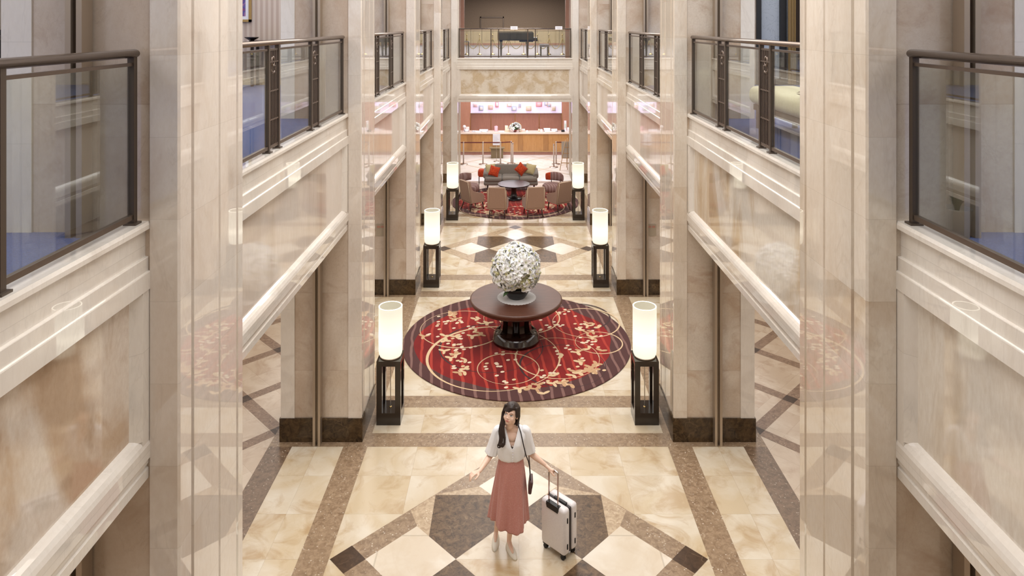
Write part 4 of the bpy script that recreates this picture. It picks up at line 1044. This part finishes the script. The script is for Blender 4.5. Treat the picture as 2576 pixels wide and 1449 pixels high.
b = bx('brass').box(-.32, .32, -.04, 0, -.0, .05).box(-.32, .32, -.04, 0, .85, .90).box(-.32, -.27, -.04, 0, 0, .9).box(.27, .32, -.04, 0, 0, .9); b.build('frame', t)
bx('card').box(-.27, .27, -.02, 0, .05, .85).build('mount', t); bx('art').box(-.20, .20, -.025, -.02, .12, .78).build('picture', t)
M['creamseat'] = fabric('cream_upholstery', srgb(230, 222, 190), srgb(216, 206, 172), 60); M['taupeseat'] = fabric('taupe_upholstery', srgb(150, 130, 112))
t = thing('gallery_bench', 'cream upholstered bench behind the glass of the right balcony', 'bench', (3.15, 7.5, ZU))
b = bx('creamseat').rbox((0, 0, .40), (.62, 2.0, .22), .09, 5); b.build('seat', t)
bx('lacquer').box(-.26, .26, -.92, .92, .22, .29).build('frame', t)
for x in (-.22, .22):
    for y in (-.85, .85): bx('lacquer').box(x-.025, x+.025, y-.025, y+.025, 0, .22).build('leg', t)
o = cushion('taupe cushion lying on the cream gallery bench', (3.1, 6.9, ZU+.58), 'taupeseat', 1.45, 0, .2, .42); o['group'] = ''
del o['group']
# ================================================================ TRAVELLER AND LUGGAGE
M['skin'] = plain('skin', srgb(244, 208, 186), .5, vary=.04, vs=14); M['skin'].node_tree.nodes['Principled BSDF'].inputs['Subsurface Weight'].default_value = .08
M['skin'].node_tree.nodes['Principled BSDF'].inputs['Subsurface Radius'].default_value = (.012, .005, .003)
M['lips'] = plain('lips', srgb(204, 122, 114), .4); M['eyew'] = plain('eye_white', srgb(236, 230, 224), .3); M['iris'] = plain('dark_iris', srgb(44, 30, 24), .2)
M['hair'] = NT('hair').m; t = NT('dark_brown_hair'); p = t.pos(); n = t.noise(t.mapping(p, (90, 90, 5)), 1.0, 3); t.base(t.mix(n, srgb(26, 20, 18), srgb(66, 48, 40))); t.set(rough=.42, spec=.4); t.bump(n, .5, .004); M['hair'] = t.m
M['brow'] = plain('brow', srgb(70, 50, 42), .7)
def remesh(mb, voxel, smooth=6, name='tmp'):
    o = mb.build(name); r = o.modifiers.new('r', 'REMESH'); r.mode = 'VOXEL'; r.voxel_size = voxel; r.use_smooth_shade = True
    if smooth: s_ = o.modifiers.new('s', 'SMOOTH'); s_.factor = .5; s_.iterations = smooth
    dg = bpy.context.evaluated_depsgraph_get(); me = bpy.data.meshes.new_from_object(o.evaluated_get(dg)); bpy.data.objects.remove(o)
    vs = [v.co.copy() for v in me.vertices]; fs = [list(p.vertices) for p in me.polygons]; bpy.data.meshes.remove(me)
    return vs, fs
def cap(b, p0, p1, r0, r1, seg=14):
    """closed tapered capsule"""
    p0 = Vector(p0); p1 = Vector(p1); d = p1-p0; L = d.length
    q = d.to_track_quat('Z', 'Y').to_matrix()
    prof = [(max(1e-4, r0*math.cos(a)), r0*math.sin(a)) for a in [-PI/2+PI/2*i/5 for i in range(6)]]+[(max(1e-4, r1*math.cos(a)), L+r1*math.sin(a)) for a in [PI/2*i/5 for i in range(6)]]
    b.lathe(prof, p0, seg, caps=False, rot=q)
    return b
def limb(b, pts, rs):
    for i in range(len(pts)-1): cap(b, pts[i], pts[i+1], rs[i], rs[i+1])
PO = Vector((-.08, 7.26, 0))            # traveller stands here; all points below are world positions
sh_l, el_l, wr_l = Vector((-.225, 7.26, 1.285)), Vector((-.30, 7.255, 1.035)), Vector((-.405, 7.06, .995))
sh_r, el_r, wr_r = Vector((.070, 7.26, 1.285)), Vector((.118, 7.30, 1.035)), Vector((.285, 7.262, .925))
an_f, kn_f = Vector((-.105, 7.33, .075)), Vector((-.07, 7.28, .44)); an_b, kn_b = Vector((-.245, 7.46, .085)), Vector((-.20, 7.36, .45))
hipf, hipb = Vector((-.02, 7.27, .84)), Vector((-.16, 7.28, .84))
body = MB().mat(M['skin'])
for h_, k_, a_ in ((hipf, kn_f, an_f), (hipb, kn_b, an_b)):
    limb(body, [h_, h_.lerp(k_, .5), k_], [.075, .064, .046]); d = (k_-a_)
    limb(body, [k_, a_+d*.66+Vector((0, .014, 0)), a_+d*.3, a_], [.044, .046, .030, .024])
    toe = (Vector((.055, -.165, -.05)) if a_ is an_f else Vector((-.01, -.14, -.055)))
    limb(body, [a_, a_+toe*.40, a_+toe*.72], [.025, .021, .012])
for z, rx, ry in ((.84, .145, .10), (.93, .135, .095), (1.02, .105, .078), (1.10, .115, .085), (1.18, .13, .095), (1.24, .128, .088)):
    body.ball((-.085, 7.27, z), 1, 20, 12, (rx, ry, .07))
for s in (-1, 1): body.ball((-.082+s*.052, 7.205, 1.17), 1, 14, 10, (.044, .040, .044))
limb(body, [sh_l, Vector((-.08, 7.27, 1.305)), sh_r], [.038, .048, .038])
limb(body, [Vector((-.082, 7.275, 1.28)), Vector((-.083, 7.262, 1.34)), Vector((-.083, 7.25, 1.42))], [.060, .046, .043])
limb(body, [sh_l, sh_l.lerp(el_l, .5), el_l, el_l.lerp(wr_l, .35), wr_l], [.036, .038, .031, .031, .019])
limb(body, [sh_r, sh_r.lerp(el_r, .5), el_r, el_r.lerp(wr_r, .35), wr_r], [.036, .038, .031, .031, .019])
# hands: palm, five fingers with bends
def hand(b, wrist, fwd, up, thumb_side, curl, spread=.12):
    f_ = fwd.normalized(); u_ = (up-f_*up.dot(f_)).normalized(); s_ = f_.cross(u_)*thumb_side
    pc = wrist+f_*.045
    cap(b, wrist+f_*.012-s_*.004, wrist+f_*.030+s_*.010, .019, .019)
    for k in range(4):
        o = s_*(.027-.018*k); cap(b, wrist+f_*.02+o*.5, wrist+f_*.078+o, .013, .0105, 10)
    cap(b, pc+s_*.02, pc-s_*.02, .013, .012)
    lens = [.066, .073, .068, .054]
    for k in range(4):
        o = s_*(.027-.018*k); p = wrist+f_*.078+o; a = curl[k][0]; L = lens[k]; r = .0088-.0006*(k == 3)
        dirv = f_+s_*(spread*(.9-.6*k))
        for j, fr_ in enumerate((.45, .32, .23)):
            a_ = sum(curl[k][:j+1]); d = (dirv.normalized()*math.cos(a_)-u_*math.sin(a_)); q = p+d*L*fr_; cap(b, p, q, r, r*.93, 10); p = q; r *= .93
    p = wrist+f_*.022+s_*.018
    for L, dd, r in ((.034, f_*.55+s_*.75-u_*.25, .0115), (.028, f_*.85+s_*.35-u_*.35, .0098), (.022, f_*.9+s_*.05-u_*.4, .0088)):
        q = p+dd.normalized()*L; cap(b, p, q, r, r*.93, 10); p = q
hand(body, wr_l, Vector((-.78, -.52, .02)), Vector((.1, .15, 1)), -1, [(.35, .4, .3), (.5, .5, .3), (.6, .55, .35), (.65, .6, .4)])
body_v, body_f = remesh(body, .0045, 5)
# right hand closes on the suitcase grip
GA, GB = Vector((.300, 7.262, .885)), Vector((.392, 7.178, .885)); gd = (GB-GA).normalized()
h2 = MB().mat(M['skin']); limb(h2, [wr_r-(wr_r-el_r).normalized()*.03, wr_r], [.021, .019])
hc = GA.lerp(GB, .38)+Vector((0, 0, .0))
perp = Vector((0, 0, 1)).cross(gd).normalized()      # across the grip, pointing away (towards +x +y)
if perp.x < 0: perp = -perp
knb = hc+Vector((0, 0, .022))
cap(h2, wr_r, knb-perp*.005-gd*.01, .019, .018); cap(h2, wr_r, knb+gd*.02-perp*.01, .017, .015)
cap(h2, knb-gd*.03, knb+gd*.03, .014, .013)
for k in range(4):
    o = hc+gd*(-.031+.0195*k); r = .0086
    P = [o+Vector((0, 0, .024)), o+perp*.020+Vector((0, 0, .016)), o+perp*.024-Vector((0, 0, .008)), o+perp*.008-Vector((0, 0, .022))]
    for j in range(3): cap(h2, P[j], P[j+1], r, r*.93, 10); r *= .93
th = [wr_r+gd*.015+Vector((0, 0, -.005)), hc-perp*.022+gd*.036+Vector((0, 0, .004)), hc-perp*.016+gd*.050-Vector((0, 0, .014)), hc+gd*.055-Vector((0, 0, .022))]
cap(h2, th[0], th[1], .013, .0105); cap(h2, th[1], th[2], .0105, .0095); cap(h2, th[2], th[3], .0095, .0085)
h2v, h2f = remesh(h2, .0035, 3)
# head in its own frame: face looks to -y, z up, origin at the head centre
HM = Matrix.Translation((-.083, 7.235, 1.482)) @ Matrix.Rotation(-.36, 4, 'Z') @ Matrix.Rotation(-.36, 4, 'X') @ Matrix.Rotation(.10, 4, 'Y')
hd = MB().mat(M['skin'])
hd.ball((0, .012, .025), 1, 28, 20, (.073, .090, .083))
hd.ball((0, -.020, -.020), 1, 24, 16, (.062, .067, .070))
hd.ball((0, -.040, -.060), 1, 20, 14, (.036, .036, .034)); hd.ball((0, -.058, -.077), 1, 12, 10, (.020, .018, .014))
for s in (-1, 1):
    hd.ball((s*.033, -.052, -.030), 1, 14, 10, (.025, .024, .026)); hd.ball((s*.043, -.005, -.055), 1, 12, 10, (.018, .03, .03))
    hd.ball((s*.073, .012, -.008), 1, 12, 10, (.008, .017, .027), Matrix.Rotation(s*.15, 3, 'Y'))
    cap(hd, (s*.012, -.083, .022), (s*.04, -.072, .024), .009, .008); hd.ball((s*.0078, -.088, -.030), 1, 10, 8, (.0068, .008, .0055))
cap(hd, (0, -.082, .018), (0, -.091, -.022), .0055, .0068); hd.ball((0, -.095, -.026), 1, 10, 8, (.0085, .0085, .0075))
cap(hd, (-.018, -.079, -.052), (.018, -.079, -.052), .0060, .0060); cap(hd, (-.013, -.078, -.061), (.013, -.078, -.061), .0062, .0062)
limb(hd, [Vector((0, .02, -.05)), Vector((0, .028, -.11))], [.044, .043])
hv, hf = remesh(hd, .0028, 3)
B = MB().mat(M['skin']).add(body_v, body_f, True); B.add(h2v, h2f, True); B.add([HM @ v for v in hv], hf, True)
def on_face(x, z, off=.0):
    """frontmost skin point of the head for a given x, z (head frame)"""
    best = None
    for v in hv:
        if abs(v.x-x) < .0035 and abs(v.z-z) < .0035 and (best is None or v.y < best): best = v.y
    return Vector((x, (best if best is not None else -.08)-off, z))
def strip(b, P, ws, off):
    vs = []; F = []
    for (x, z), w_ in zip(P, ws):
        for q in (-w_, 0, w_): vs.append(HM @ on_face(x, z+q, off))
    for i in range(len(P)-1):
        for j in range(2): a = i*3+j; F.append([a, a+1, a+4, a+3])
    b.add(vs, F, True)
for s in (-1, 1):
    n = 9
    P = [(s*(.016+.029*i/(n-1)), .000+.0015*math.sin(PI*i/(n-1))) for i in range(n)]
    B.mat(M['eyew']); strip(B, P, [.0012+.0064*math.sin(PI*i/(n-1)) for i in range(n)], .0012)
    B.mat(M['iris']); strip(B, [(s*.030-.0015+.0115*(i/6-.5), .0015) for i in range(7)], [.0007+.0058*math.sin(PI*i/6) for i in range(7)], .0020)
    strip(B, [(s*(.0145+.033*i/(n-1)), .0058+.0035*math.sin(PI*i/(n-1))) for i in range(n)], [.0012]*n, .0022)
    B.mat(M['brow']); strip(B, [(s*(.014+.034*i/(n-1)), .022+.005*math.sin(PI*(.15+.75*i/(n-1)))) for i in range(n)], [.0008+.0013*math.sin(PI*(.1+.8*i/(n-1))) for i in range(n)], .0014)
B.mat(M['lips']); n = 11
strip(B, [(-.024+.048*i/(n-1), -.0515+.0030*abs(2*i/(n-1)-1)**1.5) for i in range(n)], [.0005+.0028*math.sin(PI*i/(n-1)) for i in range(n)], .0011)
strip(B, [(-.021+.042*i/(n-1), -.0590+.0035*abs(2*i/(n-1)-1)**1.5) for i in range(n)], [.0005+.0034*math.sin(PI*i/(n-1)) for i in range(n)], .0011)
person = B.build('person'); tag(person, 'woman in white blouse and long rose skirt walking with a white suitcase, looking up', 'person')
# hair (child)
hr = MB().mat(M['hair'])
hr.ball((0, .030, .036), 1, 28, 20, (.082, .088, .084)); hr.ball((0, -.002, .074), 1, 20, 14, (.070, .080, .046)); hr.ball((0, .060, -.03), 1, 20, 16, (.070, .055, .09))
for k in range(26):          # fringe swept sideways over the forehead
    q = k/25; a = -1.05+1.75*q; ln = 1-.9*max(0, q-.62)/.38
    top = Vector((.030-.02*(1-q), -.052, .104)); mid = Vector((.060*math.sin(a)+.004, -.086*math.cos(a)+.006, .070)); end = Vector((.075*math.sin(a*1.05)-.010, -.092*math.cos(a)+.006, .066-.040*ln))
    limb(hr, [top, mid, end], [.010, .0075, .0035])
for s in (-1, 1):
    for k in range(5):
        y = -.050+.022*k; cap(hr, (s*.062, y, .075), (s*(.080), y+.006, .0), .014, .010); 
        if s < 0 or k > 2: cap(hr, (s*.080, y+.006, .0), (s*.076, y+.018, -.085), .011, .012)
vs, fs = remesh(hr, .003, 2); H = MB().mat(M['hair']).add([HM @ v for v in vs], fs, True)
lk = MB().mat(M['hair'])
h0 = HM @ Vector((-.075, -.01, -.02))
rnd = random.Random(4)
for k in range(26):           # long lock down the front, waving and curling at the ends
    dx, dy = rnd.uniform(-.022, .020), rnd.uniform(-.016, .014); ph = rnd.uniform(0, 1.2); ln = rnd.uniform(0, .03)
    P = [h0+Vector((dx*.4, dy, .02))]
    for i_ in range(1, 15):
        u = i_/14; z = h0.z+.02-(h0.z-1.215+ln)*u; wv = .008*math.sin(u*9+ph)*(.3+u)
        P.append(Vector((h0.x+(-.178-h0.x)*min(1, u*1.6)+dx*(.5+1.3*u)+wv, h0.y+(7.128-h0.y)*u**.8+dy*(1-.4*u), z)))
    limb(lk, P, [.0095-.0065*max(0, (i_-8)/6) if i_ > 8 else .0095 for i_ in range(15)])
    if k % 7 == 0:
        c = P[-1]; r = .017; sg = -1 if k % 2 else 1
        Q = [c+Vector((sg*(r-r*math.cos(t_)), -.003*math.sin(t_), -r*math.sin(t_)*1.2)) for t_ in [i_*.5 for i_ in range(9)]]; limb(lk, Q, [.0070-.0004*i_ for i_ in range(9)])
hb = HM @ Vector((.05, .07, -.05))
for k in range(9):            # hair behind the other shoulder
    dx = rnd.uniform(-.025, .02); P = [hb+Vector((dx, 0, .04)), Vector((-.030+dx, 7.30, 1.40)), Vector((-.025+dx, 7.335, 1.30)), Vector((-.03+dx, 7.35, 1.20))]
    limb(lk, P, [.018, .019, .016, .008])
vs, fs = remesh(lk, .0028, 1); H.add(vs, fs, True)
H.build('hair', person)
# clothes
t = NT('white_blouse_fabric'); p = t.pos(); t.base(srgb(250, 250, 253)); t.set(rough=.75, sheen=.2); t.bump(t.noise(t.mapping(p, (60, 60, 8)), 1.0, 3), .25, .004); M['blouse'] = t.m
t = NT('rose_dotted_skirt'); p = t.pos(); vo = t.new('ShaderNodeTexVoronoi'); t.put(vo.inputs['Vector'], p); vo.inputs['Scale'].default_value = 150
t.base(t.mix(t.ramp(vo.outputs['Distance'], [(.14, 1.0), (.24, 0.0)]), srgb(200, 136, 126), srgb(236, 206, 196))); t.set(rough=.75, sheen=.3); M['skirt'] = t.m
bl = bx('blouse')
lv = [(1.005, .118, .092), (1.03, .142, .112), (1.08, .150, .120), (1.14, .150, .128), (1.19, .152, .130), (1.24, .164, .112), (1.28, .168, .088), (1.31, .150, .070), (1.335, .112, .064), (1.345, .078, .058)]
CX, CYb = -.083, 7.268
def prof(tt):
    f_ = tt*(len(lv)-1); i = min(int(f_), len(lv)-2); u = f_-i; return [lv[i][k]*(1-u)+lv[i+1][k]*u for k in range(3)]
def pt(a, tt):
    z, rx, ry = prof(tt); n = 1+.02*math.sin(9*a+z*30)*(1-tt)+.03*math.sin(a*14)*max(0, .25-tt)*2
    e = .82; ca, sa = math.cos(a), math.sin(a)
    return Vector((CX+rx*n*math.copysign(abs(ca)**e, ca), CYb+ry*n*math.copysign(abs(sa)**e, sa), z))
def ttop(a):
    if math.sin(a) > 0: return 1.0
    for i in range(0, 201):
        tt = i/200; q = pt(a, tt)
        if q.z > 1.155 and abs(q.x-CX-.012) < .068*(q.z-1.155)/(1.345-1.155): return tt
    return 1.0
NA = 96; tops = [ttop(2*PI*i/NA) for i in range(NA)]
bl.grid(lambda u, v: pt(2*PI*u, v*tops[int(round(u*NA)) % NA]), NA, 40, cu=True)
blo = bl.build('blouse', person); so = blo.modifiers.new('thick', 'SOLIDIFY'); so.thickness = .003
for sh, el, sg in ((sh_l, el_l, -1), (sh_r, el_r, 1)):
    P0 = Vector((CX+sg*.060, 7.266, 1.315)); P1 = sh+Vector((sg*.000, 0, .010)); P2 = sh.lerp(el, .35); P3 = sh.lerp(el, .90)
    kn = [(0, P0, .026), (.22, P0.lerp(P1, .6), .040), (.42, P1, .047), (.60, P2, .058), (.8, P2.lerp(P3, .5), .060), (1, P3, .066)]
    def cr(v):
        for i in range(len(kn)-1):
            if v <= kn[i+1][0]+1e-9:
                u = (v-kn[i][0])/(kn[i+1][0]-kn[i][0]); a = kn[max(i-1, 0)]; b_ = kn[i]; c = kn[i+1]; d_ = kn[min(i+2, len(kn)-1)]
                f_ = lambda p0, p1, p2, p3: (p1*2+(p2-p0)*u+(p0*2-p1*5+p2*4-p3)*u*u+(p1*3-p0-p2*3+p3)*u**3)*.5
                return f_(a[1], b_[1], c[1], d_[1]), f_(a[2], b_[2], c[2], d_[2])
    b = bx('blouse')
    def fn(u, v):
        c, r = cr(v); c2, _ = cr(min(1, v+.02)); c1, _ = cr(max(0, v-.02)); t_ = (c2-c1).normalized(); n_ = Vector((0, 1, 0)); n_ = (n_-t_*n_.dot(t_)).normalized(); m_ = t_.cross(n_)
        a = 2*PI*u; r2 = r*(1+.06*math.sin(5*a+v*3)*v+.03*math.sin(11*a)*v)
        return c+n_*math.cos(a)*r2+m_*math.sin(a)*r2
    b.grid(fn, 48, 36, cu=True); s_ = b.build('sleeve', person); so = s_.modifiers.new('thick', 'SOLIDIFY'); so.thickness = .003
b = bx('card')
for k in range(7): b.ball(pt(-PI/2+.08, .10+k*.062)+Vector((0, -.004, 0)), .0055, 8, 6)
b.build('buttons', person)
b = bx('black'); q = pt(-PI/2, .43); b.rbox((CX+.01, CYb-.108, 1.158), (.05, .02, .03), .008, 2); b.build('camisole', person)
sk = bx('skirt')
def skf(u, v):
    a = 2*PI*u; z = 1.015-.685*v+.030*v*math.sin(a*2+1.0)-.03*v*math.cos(a-.3)
    rx = .120+.075*v**.7; ry = .094+.085*v**.7
    pl = 1+.02*math.sin(16*a)*min(1, v*4)+.035*v**.7*math.sin(19*a+2*math.sin(a*2))+(.12*v)*math.sin(6*a+.9*math.sin(3*a)+v*1.2)
    cx = CX+.0+(-.030)*v; cy = CYb+.02*v
    return Vector((cx+rx*pl*math.cos(a), cy+ry*pl*math.sin(a), z))
sk.grid(skf, 144, 48, cu=True); so_ = sk.build('skirt', person); m_ = so_.modifiers.new('thick', 'SOLIDIFY'); m_.thickness = .002
M['shoe'] = plain('ivory_leather', srgb(236, 230, 216), .45)
for an, toe, lb in ((an_f, Vector((.075, -.175, 0)), 'front'), (an_b, Vector((-.012, -.17, 0)), 'back')):
    d = toe.normalized(); s_ = Vector((-d.y, d.x, 0)); heel = Vector((an.x, an.y, 0))-d*.035; L = .225; b = bx('shoe')
    def fn(u, v, d=d, s_=s_, heel=heel):
        x = u*L; w_ = (.030+.010*math.sin(PI*min(1, u*1.15)))*math.sqrt(max(0, 1-max(0, (u-.72)/.285)**2))*math.sqrt(max(0, 1-max(0, (.10-u)/.10)**2)) if 0 < u < 1 else .001
        a = PI*v; hgt = (.058-.012*u) if u < .42 else .053-.030*(u-.42)/.58
        hgt *= math.sqrt(max(.01, 1-max(0, (u-.85)/.15)**2))
        return heel+d*x+s_*w_*math.cos(a)*1.02+Vector((0, 0, .004+hgt*math.sin(a)**.8 if .0 < v < 1 else .004))
    b.grid(fn, 28, 14); b.add([heel+d*(u*L)+s_*w for u in (0, .1, .3, .5, .7, .9, 1.0) for w in (-.001-.034*math.sin(PI*min(.97, u*.9+.07)), .001+.034*math.sin(PI*min(.97, u*.9+.07)))], [[2*i, 2*i+1, 2*i+3, 2*i+2] for i in range(6)])
    b.build('shoe', person)
# handbag with its strap
M['bagm'] = plain('dark_plum_leather', srgb(84, 56, 58), .4); M['strapm'] = plain('black_strap', srgb(44, 36, 38), .5)
bag = thing('handbag', 'small dark plum handbag hanging at the hip of the woman', 'handbag', (0, 0, 0))
bc = Vector((.122, 7.25, .735)); R = Matrix.Rotation(.15, 3, 'Y')
bx('bagm').rbox(bc, (.035, .15, .13), .012, 3, R).build('bag', bag)
bx('bagm').rbox(bc+Vector((.012, 0, .03)), (.022, .155, .07), .008, 2, R).build('flap', bag)
bx('brass').rbox(bc+Vector((.024, -.0, .0)), (.006, .02, .012), .002, 1, R).build('clasp', bag)
bx('strapm').tube([(.0, 7.30, 1.352), (-.005, 7.25, 1.356), (.020, 7.19, 1.315), (.045, 7.148, 1.22), (.070, 7.135, 1.12), (.098, 7.15, 1.04), (.112, 7.19, .95), bc+Vector((-.002, -.05, .07))], .0052, 6, flat=(1.2, .5)).tube([(.0, 7.30, 1.352), (.01, 7.35, 1.28), (.06, 7.385, 1.12), (.105, 7.37, 1.0), bc+Vector((0, .06, .07))], .0052, 6, flat=(1.2, .5)).build('strap', bag)
# suitcase
M['case'] = plain('white_ribbed_shell', srgb(226, 220, 220), .35, bump=0); t = NT('white_pebbled_shell'); p = t.pos(); vo = t.new('ShaderNodeTexVoronoi'); t.put(vo.inputs['Vector'], p); vo.inputs['Scale'].default_value = 260
t.base(t.mix(t.ramp(vo.outputs['Distance'], [(.2, 0.0), (.7, 1.0)]), srgb(240, 236, 236), srgb(224, 218, 218))); t.set(rough=.35); t.bump(vo.outputs['Distance'], .2, .003); M['case'] = t.m
M['case_smooth'] = plain('white_gloss_corner', srgb(240, 236, 238), .25, coat=.2); M['chrome'] = plain('chrome', srgb(214, 206, 200), .18, .95)
case = thing('suitcase', 'white hard shell cabin suitcase with black zip band and raised handle', 'suitcase', (.43, 7.305, 0), math.atan2(-.698, .717))
z0, z1 = .058, .535; WW = .33
for nm, y0, y1 in (('front_shell', -.112, -.012), ('back_shell', .012, .112)):
    b = bx('case'); b.rbox((0, (y0+y1)/2, (z0+z1)/2), (WW, y1-y0, z1-z0), .034, 5); b.build(nm, case)
b = bx('strapm'); b.rbox((0, 0, (z0+z1)/2), (WW-.012, .04, z1-z0-.012), .018, 3); b.build('zip_band', case)
bx('black').rbox((0.02, -.004, z1+.003), (.17, .035, .016), .007, 2).build('top_handle', case)
b = bx('black'); b.prism([(-.075, z1-.058), (.075, z1-.058), (.085, z1-.03), (.082, z1+.004), (-.082, z1+.004), (-.085, z1-.03)], -.117, -.070, 'y'); b.build('handle_housing', case)
# pull handle rods stand in the housing
for x in (-.062, .062): bx('chrome').box(x-.0055, x+.0055, -.098, -.085, z1-.01, .875).build('handle_rod', case)
b = bx('chrome').tube([(-.062, -.091, .872), (-.055, -.091, .884), (0, -.091, .890), (.055, -.091, .884), (.062, -.091, .872)], .0125, 10); b.build('grip', case)
for x in (-.12, .12):
    for y in (-.075, .075):
        wb = bx('black').rbox((x, y, .066), (.06, .055, .035), .012, 2).build('wheel_housing', case)
        b = bx('black')
        for q in (-.012, .012): b.lathe([(.001, -.006), (.023, -.006), (.025, 0), (.023, .006), (.001, .006)], (x, y+q, .026), 20, caps=False, rot=Matrix.Rotation(PI/2, 3, 'X'))
        b.build('wheel', wb)
for y in (-.062, .062):
    for z in (.15, .42): bx('black').rbox((WW/2+.002, y, z), (.010, .016, .055), .005, 2).build('bumper', case)
